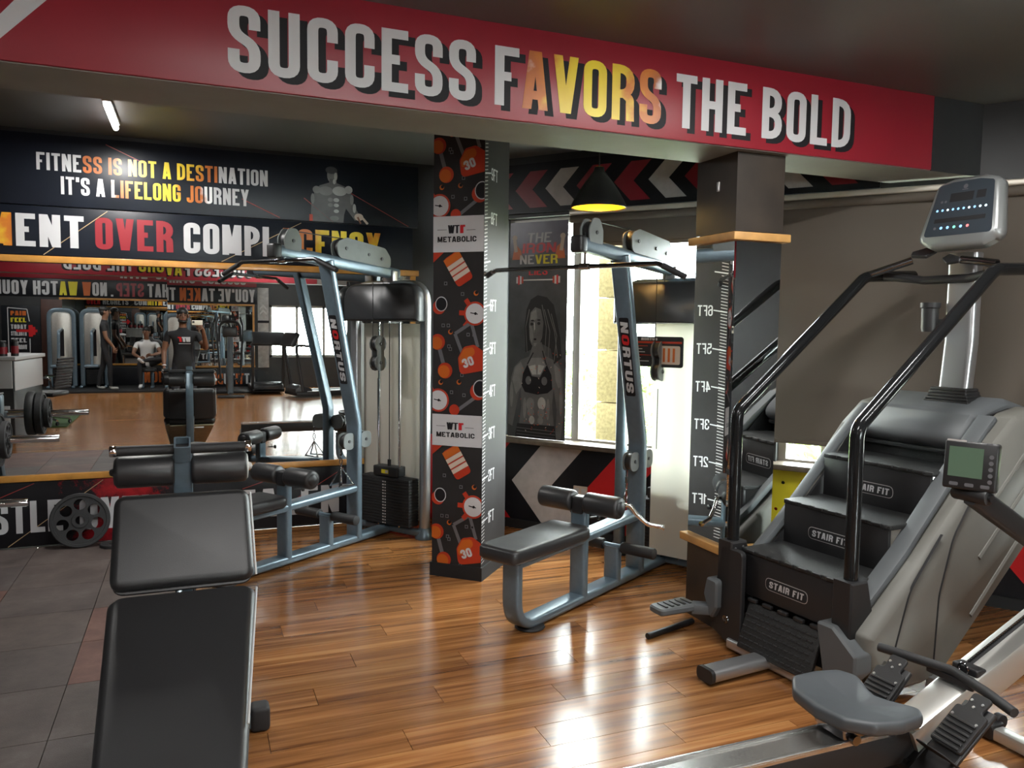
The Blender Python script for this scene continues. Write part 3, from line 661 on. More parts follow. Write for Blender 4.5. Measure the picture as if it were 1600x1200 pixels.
# ---- mirror wall: banners, mirrors, timber frame
b2 = banner_board('journey_banner', -3.9, 1.70, 2.385, 2.868, D, -1, 'vinylnavy', 'navy black banner reading FITNESS IS NOT A DESTINATION IT\'S A LIFELONG JOURNEY', th=0.03)
pr = bprint(b2, 0, 0, -1, 0.03, clip=(-3.9, 2.387, 1.70, 2.866))
def two(n0, n1, a='white'): return lambda i: a if not (n0 <= i < n1) else None
L1, L2 = "FITNESS IS NOT A DESTINATION", "IT'S A LIFELONG JOURNEY"
pr.text(L1, -0.975, 2.624, 0.118, lambda i: 'white' if (i < 5 or i > 21) else None, 2, width=1.51, gw=0.40, t=0.15)
pr.text(L2, -0.832, 2.468, 0.122, lambda i: 'white' if (i < 2 or i > 18) else None, 2, width=1.23, gw=0.40, t=0.15)
for a, b in (((-0.55, 2.83), (-0.30, 2.72)), ((0.35, 2.52), (0.62, 2.40)), ((0.80, 2.56), (1.02, 2.39)), ((1.16, 2.62), (1.62, 2.39))): pr.cur = 100+len(pr.items); pr.line(a, b, 0.005, 'redline', 1)
pr.cur = 0
# athlete printed at the end of the banner
fx, fz = 1.02, 2.60
pr.poly([(fx-.17,2.39),(fx-.165,2.52),(fx-.14,2.62),(fx-.10,2.665),(fx-.03,2.69),(fx+.03,2.69),(fx+.10,2.665),(fx+.14,2.62),(fx+.16,2.53),(fx+.215,2.44),(fx+.17,2.41),(fx+.10,2.50),(fx+.085,2.45),(fx+.08,2.39)], 'g4', 1)
pr.circle(fx-.005, 2.745, 0.040, 'g2', 2, ry=0.058); pr.circle(fx-.012, 2.785, 0.045, 'g1', 3, ry=0.028)
pr.poly([(fx-.03,2.69),(fx+.03,2.69),(fx+.025,2.72),(fx-.025,2.72)], 'g4', 2)
for (x, z, w, h, mm) in ((-.055,2.625,.055,.035,'g2'), (.05,2.63,.055,.036,'g3'), (.12,2.645,.03,.03,'g3'), (-.125,2.63,.03,.028,'g2'), (.01,2.70,.012,.02,'g3'), (.02,2.74,.012,.03,'g3'),
                         (-.02,2.56,.02,.016,'g2'), (.025,2.56,.022,.016,'g3'), (-.02,2.52,.02,.014,'g2'), (.025,2.52,.02,.014,'g3'), (-.02,2.48,.02,.013,'g4'), (.025,2.475,.02,.014,'g3'), (.01,2.42,.035,.02,'g2'), (-.155,2.56,.014,.04,'g2'), (.145,2.57,.014,.04,'g2'), (.165,2.505,.013,.035,'g3')):
    pr.circle(fx+x, z, w, mm, 3, ry=h)
pr.circle(fx+.20, 2.44, .035, 'cream', 3, ry=.028); pr.line((fx+.215,2.45),(fx+.27,2.39), .018, 'cream', 3); pr.line((fx+.19,2.44),(fx+.215,2.39), .014, 'skin', 4); pr.rect(fx-.18,2.39,fx-.155,2.44,'redor',3)
pr.build('lettering', b2, split=True)
pr = bprint(b2, 0, 0, -1, 0.03); pr.text(L1, -0.975, 2.624, 0.118, lambda i: M_FIRE[2] if 5 <= i <= 21 else None, 2, width=1.51, gw=0.40, t=0.15)
pr.text(L2, -0.832, 2.468, 0.122, lambda i: M_FIRE[1] if 2 <= i <= 18 else None, 2, width=1.23, gw=0.40, t=0.15)
pr.build('flame_lettering', b2, split=True, origin=V((-0.22, 0, 2.58))-V((b2.location.x, 0, b2.location.z)))
b3 = banner_board('commitment_banner', -3.9, 1.66, 2.047, 2.380, D, -1, 'vinylnavy', 'black banner reading COMMITMENT OVER COMPLACENCY directly above the mirror', th=0.02)
pr = bprint(b3, 0, 0, -1, 0.02)
z0, h = 2.103, 0.222
pr.text('REGRETS', -3.25, z0, h, 'white', 2, width=0.90); pr.text('OVER', -3.80, z0, h, 'redbright', 2, width=0.46)
pr.text('COMMITMENT', -2.14, z0, h, lambda i: 'white' if (i < 3 or i > 6) else None, 2, width=1.44)
pr.text('OVER', -0.630, z0, h, 'darkred', 2, width=0.503); pr.text('COMPLACENCY', -0.056, z0, h, lambda i: 'white' if i < 5 else None, 2, width=1.45)
for a, b in (((-0.95, 2.05), (-0.55, 2.37)), ((0.20, 2.05), (0.78, 2.37)), ((-2.3, 2.05), (-1.9, 2.37))): pr.cur = 100+len(pr.items); pr.line(a, b, 0.005, 'line', 1)
pr.build('lettering', b3, split=True)
pr = bprint(b3, 0, 0, -1, 0.02); pr.text('COMPLACENCY', -0.056, z0, h, lambda i: M_FIRE[2] if i >= 5 else None, 2, width=1.45)
pr.build('flame_lettering', b3, split=True, origin=V((1.12, 0, 2.26))-V((b3.location.x, 0, b3.location.z)))
pr = bprint(b3, 0, 0, -1, 0.02); pr.text('COMMITMENT', -2.14, z0, h, lambda i: M_FIRE[2] if 3 <= i <= 6 else None, 2, width=1.44)
pr.build('flame_lettering', b3, split=True, origin=V((-1.45, 0, 2.2))-V((b3.location.x, 0, b3.location.z)))
b4 = banner_board('hustle_banner', -3.9, 1.86, 0.012, 0.470, D, -1, 'splash', 'black and red banner reading HUSTLE OVER TALENT below the mirror', th=0.012)
pr = bprint(b4, 0, 0, -1, 0.012)
pr.text('HUSTLE', -1.545, 0.112, 0.225, 'white', 2, width=0.665); pr.text('OVER', -0.775, 0.104, 0.228, 'white', 2, width=0.52); pr.text('TALENT', 0.29, 0.100, 0.22, 'white', 2, width=0.93)
for a, b, mm in (((-1.22, .02), (-0.62, .46), 'line'), ((-1.35, .33), (-1.05, .46), 'redline'), ((0.33, .33), (0.75, .46), 'redline'), ((0.55, .12), (1.1, .45), 'redline')): pr.cur = 100+len(pr.items); pr.line(a, b, 0.005, mm, 1)
pr.build('lettering', b4, split=True)
wm = empty('wall_mirror', (-1.1, D, 0.475), 0, 'large wall mirror of butted panels framed in varnished pine', 'mirror')
def mpanel(x0, x1, tilt, m='mirror'):
    q = MB(); q.box((0, -0.006, 0), (x1-x0-0.001, 0.006, 1.47)); o = q.build('mirror_pane', M[m], wm, sharp=0)
    o.location = ((x0+x1)/2+1.1, -0.004, 1.257-0.475); o.rotation_euler = (R(tilt), 0, 0)
mpanel(-0.174, 1.645, 0.0); mpanel(-2.0, -0.174, 0.14); mpanel(-3.8, -2.0, 0.14)
for (n_, c, sz) in (('frame_top', (-1.07, -0.014, 2.019), (5.56, 0.028, 0.046)), ('frame_bottom', (-1.07, -0.014, 0.498), (5.56, 0.028, 0.046)), ('frame_side', (1.662, -0.014, 1.2585), (0.044, 0.028, 1.473)), ('frame_side', (-3.82, -0.014, 1.2585), (0.044, 0.028, 1.473))):
    q = MB(); q.box((c[0]+1.1, c[1], c[2]-0.475), sz, r=0.003); q.build(n_, M['pine'], wm, sharp=30)
# ---- opposite wall (seen in the mirror): mirror and banners
om = empty('wall_mirror', (-1.2, YF, 0.5), 0, 'wide mirror on the wall opposite, facing the first mirror', 'mirror')
for x0, x1 in ((-2.75, -1.2), (-1.2, 0.35), (0.35, 1.35)):
    q = MB(); q.box(((x0+x1)/2+1.2, 0.008, 0.78), (x1-x0-0.002, 0.006, 1.46)); q.build('mirror_pane', M['mirror'], om, sharp=0)
for (c, sz) in (((0.5, 0.012, 1.53), (4.2, 0.024, 0.045)), ((0.5, 0.012, 0.03), (4.2, 0.024, 0.045)), ((-1.57, 0.012, 0.78), (0.045, 0.024, 1.46)), ((2.57, 0.012, 0.78), (0.045, 0.024, 1.46))):
    q = MB(); q.box(c, sz, r=0.003); q.build('frame_strip', M['pine'], om, sharp=30)
def obanner(name, x0, x1, z0, z1, m, label, lines):
    root = banner_board(name, x0, x1, z0, z1, YF+0.004, 1, m, label)
    pr = Print(V((-root.location.x, 0.0125, -root.location.z)), (-1, 0, 0), (0, 0, 1))
    for (t_, a, w, z, h, mm) in lines: pr.text(t_, -a, z, h, mm, 2, width=w)
    pr.build('lettering', root, split=True); return root
obanner('step_banner', -4.15, 1.45, 2.06, 2.46, 'vinylblack', "black banner reading YOU'VE TAKEN THAT STEP NOW WATCH YOUR on the wall opposite",
        [("YOU'VE", 1.41, 0.84, 2.10, 0.31, 'white'), ('TAKEN', 0.49, 0.78, 2.10, 0.31, lambda i: 'orange' if i > 1 else 'white'), ('THAT', -0.38, 0.60, 2.10, 0.31, 'white'), ('STEP', -1.06, 0.58, 2.10, 0.31, 'darkred'), (',', -1.70, 0.05, 2.10, 0.31, 'white'),
         ('NOW', -1.83, 0.50, 2.10, 0.31, lambda i: 'white' if i < 2 else 'orange'), ('WATCH', -2.42, 0.88, 2.10, 0.31, lambda i: 'yellow' if i < 2 else 'white'), ('YOUR', -3.40, 0.65, 2.10, 0.31, 'white')])
obanner('start_banner', -4.15, 1.45, 2.47, 2.88, 'red', 'dark red banner reading SUCCESS STARTS WITH high on the wall opposite', [('SUCCESS', 1.2, 1.0, 2.52, 0.24, lambda i: 'white'), ('STARTS', 0.05, 0.85, 2.52, 0.24, 'white'), ('WITH', -0.95, 0.6, 2.52, 0.24, 'white')])
obanner('dedication_banner', -4.15, 1.45, 0.05, 0.45, 'vinylblack', 'black banner reading ATTITUDE and DEDICATION below the opposite mirror', [('DEDICATION', 0.3, 1.4, 0.10, 0.26, lambda i: 'white' if i % 5 < 2 else 'orange'), ('ATTITUDE', 1.4, 1.0, 0.10, 0.26, lambda i: 'white' if i % 4 < 2 else 'orange')])
sg = banner_board('arrow_panel', 1.47, 1.73, 0.5, 2.46, YF+0.004, 1, 'g3', 'narrow grey panel with white arrows beside the far window')
pr = Print(V((-sg.location.x, 0.0125, -sg.location.z)), (-1, 0, 0), (0, 0, 1))
for z in (1.86, 1.98):
    pr.cur = z; pr.poly([(-1.68, z-.06), (-1.6, z+.02), (-1.52, z-.06), (-1.52, z-.01), (-1.6, z+.07), (-1.68, z-.01)], 'white', 1)
pr.cur = 3; pr.rect(-1.73, 1.6, -1.47, 1.66, 'shadow', 1); pr.build('arrow_print', sg, split=True)
# ------------------------------------------------------------------ columns, window-side artwork, blinds, lamps
# column wrapped in dumbbell print, turned 48 degrees
CA = V((1.397, 4.79, 0)); E1 = V((0.743, -0.669, 0)).normalized(); E2 = V((0.669, 0.743, 0)).normalized(); CWD, CDP = 0.340, 0.42
col1 = empty('column', CA + E1*CWD/2 + E2*CDP/2, math.atan2(E1.y, E1.x)); col1['kind'] = 'structure'
q = MB(); q.box((0, 0, CEIL/2), (CWD, CDP, CEIL)); q.build('column_shaft', M['colpaint'], col1, sharp=0)
q = MB(); q.box((0, 0, 0.043), (CWD+0.02, CDP+0.02, 0.086)); q.build('plinth', M['matte'], col1, sharp=0)
pr = Print((-CWD/2, -CDP/2-0.0004, 0), (1, 0, 0), (0, 0, 1), clip=(0, 0.087, CWD, CEIL-0.01), lift=0.0008)
def dumbbell(a, b, r, m1='redor', m2='orange'):
    pr.line(a, b, 0.026, 'greyprint', 1)
    for p in (a, b): pr.circle(p[0], p[1], r, m1, 2); pr.circle(p[0]-r*.15, p[1]-r*.12, r*.80, m2, 3)
def kettle(x, z):
    pr.poly([(p.x, p.y) for p in fillet([V(p) for p in ((x-.075, z-.085), (x-.088, z+.02), (x-.05, z+.09), (x+.02, z+.105), (x+.085, z+.065), (x+.12, z-.02), (x+.10, z-.05))], .035, 4, True)], 'redor', 3)
    pr.poly([(p.x, p.y) for p in fillet([V(p) for p in ((x-.072, z-.03), (x-.080, z+.02), (x-.05, z+.078), (x+.015, z+.092), (x+.03, z+.05), (x-.03, z-.0))], .03, 4, True)], 'orange', 4)
    pr.line((x-.06, z+.05), (x-.11, z+.17), .022, 'greyprint', 2); pr.line((x-.11, z+.17), (x+.0, z+.24), .022, 'greyprint', 2); pr.line((x+.0, z+.24), (x+.045, z+.09), .022, 'greyprint', 2)
    pr.text('30', x-.045, z-.045, .058, 'white', 5, gw=.62, t=.24, rot=.38)
def watch(x, z, r=.062):
    pr.circle(x, z, r+.012, 'redor', 3, 24); pr.circle(x, z, r, 'white', 4, 24); pr.line((x-.03, z+.005), (x+.02, z-.004), .006, 'shadow', 5); pr.circle(x+.004, z, .009, 'shadow', 5, 10)
    for a in (2.2, 3.1, 4.0): pr.line((x+(r+.01)*math.cos(a), z+(r+.01)*math.sin(a)), (x+(r+.045)*math.cos(a), z+(r+.045)*math.sin(a)), .03, 'redor', 2)
def jar(x, z):
    c, s = math.cos(.55), math.sin(.55); rot = lambda pts: [(x+u*c-v*s, z+u*s+v*c) for u, v in pts]
    pr.poly(rot(rr_pts(.12, .20, .025)), 'redor', 3); pr.poly(rot([(-.06, .05), (.06, .05), (.06, .095), (-.06, .095)]), 'orange', 4)
    for v0 in (-.055, -.018, .019): pr.poly(rot([(-.06, v0), (.06, v0), (.06, v0+.028), (-.06, v0+.028)]), 'cream', 4)
def rr_pts(w, h, r): return rrect(w, h, r, 3)
def ringp(x, z, r):
    pr.circle(x-.016, z-.02, r*1.05, 'redor', 2, 24); pr.circle(x+.0, z, r*.98, 'white', 3, 24, ry=r*1.1); pr.circle(x, z, r*.86, 'shadow', 4, 24, ry=r*.97)
for k in range(-1, 3):
    o = -1.207*k + 0.0
    kettle(.261, 2.586-1.2*0+o); dumbbell((.033, 2.703+o), (.085, 2.525+o), .05)
    watch(.285, 1.675+o); watch(.040, 2.337+o); jar(.170, 1.95+o); ringp(.057, 1.733+o, .042)
    pr.line((.16, 2.27+o), (.30, 2.37+o), .022, 'greyprint', 1); ringp(.325, 2.42+o, .05); pr.circle(.15, 2.28+o, .035, 'redor', 2)
    pr.poly([(0, 2.05+o-.06), (0, 2.05+o+.10), (.06, 2.05+o+.03), (.07, 2.05+o)], 'redor', 2)
    for (x, z) in ((.12, 2.66), (.20, 2.50), (.13, 2.39), (.215, 2.375), (.07, 1.60), (.105, 1.60), (.20, 1.795), (.085, 1.86), (.24, 1.545), (.28, 1.545), (.11, 1.47)):
        pr.rect(x-.011, z+o-.011, x+.011, z+o+.011, 'greyprint', 1); pr.rect(x-.006, z+o-.006, x+.006, z+o+.006, 'shadow', 2)
    for (x, z) in ((.18, 2.455), (.055, 2.45), (.29, 1.80), (.12, 1.56)): pr.circle(x, z+o, .016, 'orange', 1, 14); pr.circle(x+.004, z+o+.004, .011, 'shadow', 2, 14)
for (z0, z1) in ((2.052, 2.272), (0.844, 1.043)):
    pr.rect(0, z0, CWD, z1, 'white', 6); h = z1-z0
    pr.rect(.028, z0+h*.62, .092, z0+h*.632, 'shadow', 7); pr.rect(.225, z0+h*.60, .285, z0+h*.612, 'shadow', 7)
    pr.text('WT', .100, z0+h*.52, h*.23, 'shadow', 7, width=.078, t=.15, gap=.0); pr.text('F', .182, z0+h*.52, h*.23, 'redbright', 7, width=.034, t=.25)
    pr.text('METABOLIC', .030, z0+h*.28, h*.155, 'shadow', 7, width=.262, gw=.66, t=.21, gap=.10)
pr.build('dumbbell_print', col1)
pr = Print((CWD/2+0.0004, -CDP/2, 0), (0, 1, 0), (0, 0, 1), clip=(0, 0.0, CDP, CEIL-0.01))
z = 0.12
for i in range(0, 140):
    zz = 0.112+i*0.0268*0.8333
    if zz > 2.85: break
    pr.poly([(.004, zz-.006), (.050, zz+.004), (.050, zz+.009), (.004, zz-.001)], 'offwhite', 1)
for n_ in range(1, 10):
    zz = 0.375+0.2693*(n_-1); pr.poly([(.004, zz-.010), (.10, zz+.006), (.10, zz+.014), (.004, zz-.001)], 'white', 2)
    if n_ != 7: pr.text('%dFT' % n_, .105, zz-.030, .075, 'white', 2, width=.105, gw=.48, t=.13, gap=.10)
pr.build('height_ruler', col1)
# square column clad with mirrors under the beam
X0, X1, Y0, Y1 = 2.562, 2.850, 3.33, 3.665
col2 = empty('column', ((X0+X1)/2, (Y0+Y1)/2, 0)); col2['kind'] = 'structure'
q = MB(); q.box((0, 0, BZ/2), (X1-X0-0.02, Y1-Y0-0.02, BZ)); q.build('column_core', M['wallblack'], col2, sharp=0)
q = MB(); q.box((0, 0, (2.10+BZ)/2), (X1-X0+0.012, Y1-Y0+0.006, BZ-2.10)); q.build('upper_cladding', M['brownpanel'], col2, sharp=0)
q = MB(); q.box((0, 0, 0.21), (X1-X0+0.004, Y1-Y0+0.004, 0.42)); q.build('lower_cladding', M['brownpanel'], col2, sharp=0)
for z_ in (2.072, 0.440):
    q = MB(); q.box((0, 0, z_), (X1-X0+0.07, Y1-Y0+0.07, 0.042), r=0.005); q.build('ledge', M['palepine'], col2, sharp=30)
w_, d_ = X1-X0, Y1-Y0
for (c, sz) in (((0, -d_/2-0.001, 1.256), (w_-0.004, 0.008, 1.588)), ((-w_/2-0.001, 0, 1.256), (0.008, d_-0.004, 1.588)), ((w_/2+0.001, 0, 1.256), (0.008, d_-0.004, 1.588)), ((0, d_/2+0.001, 1.256), (w_-0.004, 0.008, 1.588))):
    q = MB(); q.box(c, sz); q.build('mirror_pane', M['mirror'], col2, sharp=0)
q = MB(); q.box((-w_/2-0.009, -0.02, 2.34), (0.006, 0.022, 0.05), r=0.002); q.build('hook_plate', M['silver'], col2)
# window wall artwork
def wprint(off=-0.0006, clip=None):
    return Print(wall_pt(0, 0, off), WT, (0, 0, 1), clip)       # WT x Z = -WN, towards the room
def wboard(name, u0, u1, z0, z1, m, label, cat, off=0.0, th=0.01):
    root = empty(name, wall_pt((u0+u1)/2, z0, off), math.atan2(WT.y, WT.x), label, cat)
    q = MB(); q.box((0, -th/2, (z1-z0)/2), (u1-u0, th, z1-z0)); q.build('vinyl_sheet', M[m], root, sharp=0)
    return root, Print((-(u0+u1)/2, -th-0.0004, -z0), (1, 0, 0), (0, 0, 1), clip=(u0, z0, u1, z1))
cb, pr = wboard('chevron_banner', 0.0, 3.28, 2.468, 2.84, 'vinylblack', 'black valance banner with red and white chevrons above the windows', 'banner', th=0.03)
cb['label'] = 'black valance banner with red and white chevrons above the windows'
def chev(pr, u, z0, z1, w, d, m):
    zm = (z0+z1)/2; pr.poly([(u, zm), (u+d, z1), (u+d+w, z1), (u+w, zm), (u+d+w, z0), (u+d, z0)], m, 1)
u = 0.42
u = -.12
for i in range(15): chev(pr, u, 2.505, 2.78, 0.15, 0.13, 'offwhite' if i % 3 == 1 else 'red'); u += 0.262 if i % 3 < 2 else 0.30
pr.build('chevron_print', cb)
lb, pr = wboard('chevron_wall_graphic', 0.0, 5.9, 0.072, 0.690, 'vinylblack', 'black wall graphic with large red and white chevrons under the window sill', 'wall graphic', th=0.006)
zb, zt = 0.072, 0.690; zm = 0.378
for u, mm in ((0.05, 'redbright'), (0.69, 'offwhite'), (1.34, 'redbright'), (1.99, 'offwhite'), (2.64, 'redbright'), (3.29, 'offwhite'), (3.94, 'redbright')):
    pr.poly([(u, zm), (u+.27, zt), (u+.27+.36, zt), (u+.36, zm), (u+.27+.36, zb), (u+.27, zb)], mm, 1)
pr.poly([(1.34, zm), (1.61, zt), (1.75, zt), (1.75, zb), (1.61, zb)], 'redbright', 1)
pr.build('chevron_print', lb)
yb = empty('yellow_board', wall_pt(2.98, 0.22, -0.012), math.atan2(WT.y, WT.x), 'yellow perforated board leaning below the window behind the stair climber', 'board')
q = MB(); q.prism([(-.34, 0), (.34, 0), (.34, .46), (-.34, .46)], (0, -0.012, 0), (1, 0, 0), (0, 0, 1), 0.010, holes=[circ(.012, 8, x, z) for x, z in ((-.20, .38), (-.08, .40), (.06, .36), (-.14, .26), (.0, .22), (.14, .30), (-.24, .2), (.2, .16), (-.1, .12))]); q.build('panel', M['yellow'], yb, sharp=30)
so = empty('wall_socket', wall_pt(1.30, 0.315, -0.006), math.atan2(WT.y, WT.x), 'white electrical socket plate on the chevron panel', 'socket')
q = MB(); q.box((0, -0.006, 0.042), (0.115, 0.012, 0.085), r=0.003); q.build('face_plate', M['cream'], so)
q = MB()
for x in (-.028, .028):
    q.box((x, -0.0125, 0.045), (0.036, 0.003, 0.045), r=0.001)
q.build('socket_inserts', M['whitepanel'], so)
# poster with the athlete
po, pr = wboard('athlete_poster', 0.655, 1.160, 0.732, 2.40, 'g1', 'tall dark poster reading THE IRON NEVER LIES with a woman athlete in a sports top', 'poster', off=-0.012, th=0.006)
PU = lambda x: 0.655+0.505*x; PZ = lambda y: 0.732+1.668*y
def pp(pts, m, ly): pr.poly([(PU(x), PZ(y)) for x, y in pts], m, ly)
pp([(0, .84), (0, 1), (1, 1), (1, .84), (.7, .87), (.4, .85)], 'purple', 1)
pr.text('THE', PU(.30), PZ(.905), .075, 'white', 4, width=.21, gw=.55, t=.15, slant=.1); pr.text('IRON', PU(.22), PZ(.858), .075, 'redbright', 4, width=.29, gw=.55, t=.15, slant=.1)
pr.text('NEVER', PU(.18), PZ(.808), .07, lambda i: 'yellow' if i > 1 else 'offwhite', 4, width=.33, gw=.5, t=.15); pr.text('LIES', PU(.34), PZ(.757), .062, 'redbright', 4, width=.165, gw=.5, t=.15)
for sx in (-1, 1):
    c = .5+sx*.37; pp([(c-.09, .83), (c+.09, .83), (c+.07, .87), (c+.02*sx, .90), (c-.05, .885)], 'orange', 3); pr.line((PU(c+.02*sx), PZ(.865)), (PU(c+.05*sx), PZ(.925)), .03, 'cream', 3); pr.circle(PU(c+.045*sx), PZ(.93), .022, 'cream', 3)
    c = .5+sx*.31
    for i, (w, h, mm) in enumerate(((.02, .05, 'redor'), (.012, .062, 'white'), (.02, .07, 'redbright'), (.01, .05, 'white'))): pr.rect(PU(c)+sx*(i*.016-.02)-.008, PZ(.735)-h/2, PU(c)+sx*(i*.016-.02)+.008, PZ(.735)+h/2, mm, 4)
pr.line((PU(.2), PZ(.735)), (PU(.8), PZ(.735)), .01, 'white', 3)
# hair, head, neck, torso, arms
pp([(.30,.40),(.28,.52),(.31,.60),(.38,.645),(.50,.665),(.66,.655),(.78,.62),(.84,.55),(.90,.47),(.93,.38),(.80,.35),(.74,.42),(.6,.44)], 'matte', 2)
pp([(.37,.46),(.355,.53),(.38,.585),(.46,.61),(.56,.60),(.61,.54),(.59,.47),(.53,.43),(.46,.42),(.41,.435)], 'g4', 3)
pp([(.375,.47),(.365,.525),(.40,.522),(.43,.50),(.44,.47),(.41,.445)], 'g2', 4); pp([(.38,.55),(.40,.585),(.48,.60),(.50,.56),(.45,.548)], 'g2', 4); pp([(.445,.54),(.46,.54),(.47,.495),(.45,.492)], 'g3', 5); pp([(.44,.445),(.50,.445),(.48,.43),(.45,.43)], 'g2', 4)
for (x0, y0, x1, y1, x2, y2) in ((.36,.60,.30,.52,.33,.40), (.62,.60,.72,.50,.70,.38), (.68,.60,.80,.50,.86,.38), (.58,.62,.66,.52,.64,.40), (.74,.58,.84,.48,.80,.36)):
    pr.line((PU(x0), PZ(y0)), (PU(x1), PZ(y1)), .007, 'g4', 4); pr.line((PU(x1), PZ(y1)), (PU(x2), PZ(y2)), .006, 'g4', 4)
for (x, y, w, h, mm) in ((.41,.532,.028,.007,'matte'), (.53,.535,.028,.007,'matte'), (.42,.548,.03,.004,'matte'), (.53,.551,.03,.004,'matte'), (.465,.497,.012,.01,'g4'), (.468,.462,.024,.005,'shadow')): pr.circle(PU(x), PZ(y), w*.505, mm, 6, 12, ry=h*1.668)
pp([(.42,.43),(.58,.45),(.66,.38),(.36,.375)], 'g4', 3)
pp([(.10,.33),(.22,.365),(.40,.385),(.66,.385),(.86,.36),(.94,.32),(.97,.24),(.985,.12),(.93,.0),(.84,.0),(.86,.14),(.80,.24),(.78,.16),(.82,.06),(.84,.0),(.18,.0),(.20,.06),(.24,.15),(.22,.24),(.16,.16),(.08,.05),(.0,.06),(.01,.18),(.05,.28)], 'g4', 2)
pp([(.12,.33),(.22,.355),(.28,.32),(.24,.24),(.14,.20),(.07,.27)], 'g2', 3); pp([(.80,.35),(.90,.33),(.94,.25),(.88,.24),(.83,.28)], 'g2', 3)
pp([(.26,.30),(.34,.345),(.42,.29),(.56,.285),(.68,.345),(.76,.30),(.78,.235),(.70,.215),(.52,.205),(.30,.215),(.24,.245)], 'shadow', 4)
pp([(.33,.34),(.40,.375),(.58,.378),(.67,.345),(.56,.295),(.42,.295)], 'g2', 3); pp([(.36,.335),(.48,.345),(.50,.30),(.43,.298)], 'g3', 4); pp([(.52,.30),(.53,.345),(.64,.34),(.57,.30)], 'g3', 4)
pr.line((PU(.34), PZ(.345)), (PU(.44), PZ(.40)), .010, 'matte', 5); pr.line((PU(.67), PZ(.345)), (PU(.60), PZ(.41)), .010, 'matte', 5)
for (x, y, w, h, mm) in ((.40,.16,.07,.03,'g2'), (.60,.165,.07,.03,'g3'), (.41,.12,.06,.022,'g2'), (.59,.12,.06,.022,'g2'), (.43,.085,.05,.02,'g3'), (.58,.085,.05,.018,'g2'), (.30,.14,.03,.05,'g2'), (.71,.14,.03,.05,'g2'), (.36,.27,.05,.02,'g4'), (.64,.27,.05,.02,'g4'), (.06,.2,.03,.06,'g2'), (.93,.18,.025,.07,'g2')): pr.circle(PU(x), PZ(y), w*.505, mm, 5, 16, ry=h*1.668)
pp([(.17,.065),(.83,.065),(.86,.0),(.13,.0)], 'matte', 5)
for y in (.015, .03, .045): pr.line((PU(.16), PZ(y)), (PU(.84), PZ(y-.006)), .004, 'greyprint', 6)
rs = random.Random(3)
for i in range(70):
    x, y = rs.uniform(.2, .95), rs.uniform(.02, .40) if i % 3 else rs.uniform(.05, .16); a = rs.uniform(0, 6.28)
    pr.line((PU(x), PZ(y)), (PU(x)+.012*math.cos(a), PZ(y)+.012*math.sin(a)), .004, rs.choice(['redor', 'orange', 'cream', 'redor']), 7)
pr.build('poster_print', po)
# roller blinds: headrail, cloth, hem bar
def blind(name, u0, u1, zbot, label):
    root = empty(name, wall_pt((u0+u1)/2, 2.44, -0.02), math.atan2(WT.y, WT.x), label, 'blind', 'roller blinds on the windows')
    w = u1-u0
    q = MB(); q.box((0, -0.03, 0.0), (w, 0.045, 0.036), r=0.008); q.build('headrail', M['rail'], root)
    q = MB(); q.cyl((-w/2+.01, -0.028, -0.045), (w/2-.01, -0.028, -0.045), 0.028, 16); q.build('roller', M['blind'], root)
    q = MB(); q.box((0, -0.004, (zbot-2.44-0.045)/2), (w-0.02, 0.002, 2.44-zbot-0.045)); q.build('blind_cloth', M['blind'], root, sharp=0)
    q = MB(); q.box((0, -0.004, zbot-2.44), (w-0.02, 0.014, 0.028), r=0.004); q.build('hem_bar', M['blind'], root)
blind('roller_blind', 1.19, 2.64, 2.205, 'taupe roller blind rolled almost fully up behind the pulldown machine')
blind('roller_blind', 2.67, 5.88, 0.875, 'taupe roller blind drawn down behind the stair climber')
# pendant lamp
pl = empty('pendant_lamp', (2.342, 4.4, 2.337), 0, 'black bell-shaped pendant lamp with a glowing gold lining', 'lamp')
bell = [(0.168, 0.0), (0.172, 0.004), (0.170, 0.02), (0.155, 0.05), (0.125, 0.10), (0.085, 0.16), (0.05, 0.205), (0.035, 0.225), (0.03, 0.25)]
q = MB(); q.lathe(bell+[(0.0, 0.252)], n=32); q.v = q.v; s_ = q.build('lamp_shade', M['black'], pl)
me = s_.data; bm = bmesh.new(); bm.from_mesh(me); bmesh.ops.delete(bm, geom=[f for f in bm.faces if all(v.co.z < 0.001 for v in f.verts)], context='FACES'); bm.to_mesh(me); bm.free()
q = MB(); q.lathe([(r_-0.006, h_+0.003) for r_, h_ in bell[1:]], n=32); ln = q.build('shade_lining', M['lampwarm'], pl)
bm = bmesh.new(); bm.from_mesh(ln.data); bmesh.ops.delete(bm, geom=[f for f in bm.faces if len(f.verts) > 4], context='FACES'); bm.to_mesh(ln.data); bm.free()
q = MB(); q.lathe([(0.0, 0.05), (0.02, 0.053), (0.034, 0.07), (0.034, 0.09), (0.018, 0.12), (0.015, 0.15)], n=14); q.build('bulb', M['bulb'], pl)
q = MB(); q.tube([(0, 0, 0.25), (0.0, 0.0, CEIL-2.337)], 0.004, 6); q.build('cord', M['black'], pl)
ld = bpy.data.lights.new('pendant_bulb', 'POINT'); ld.energy = 7; ld.color = (1, 0.72, 0.3); ld.shadow_soft_size = 0.03; lo = link(bpy.data.objects.new('pendant_bulb', ld)); lo.location = (2.342, 4.4, 2.375)
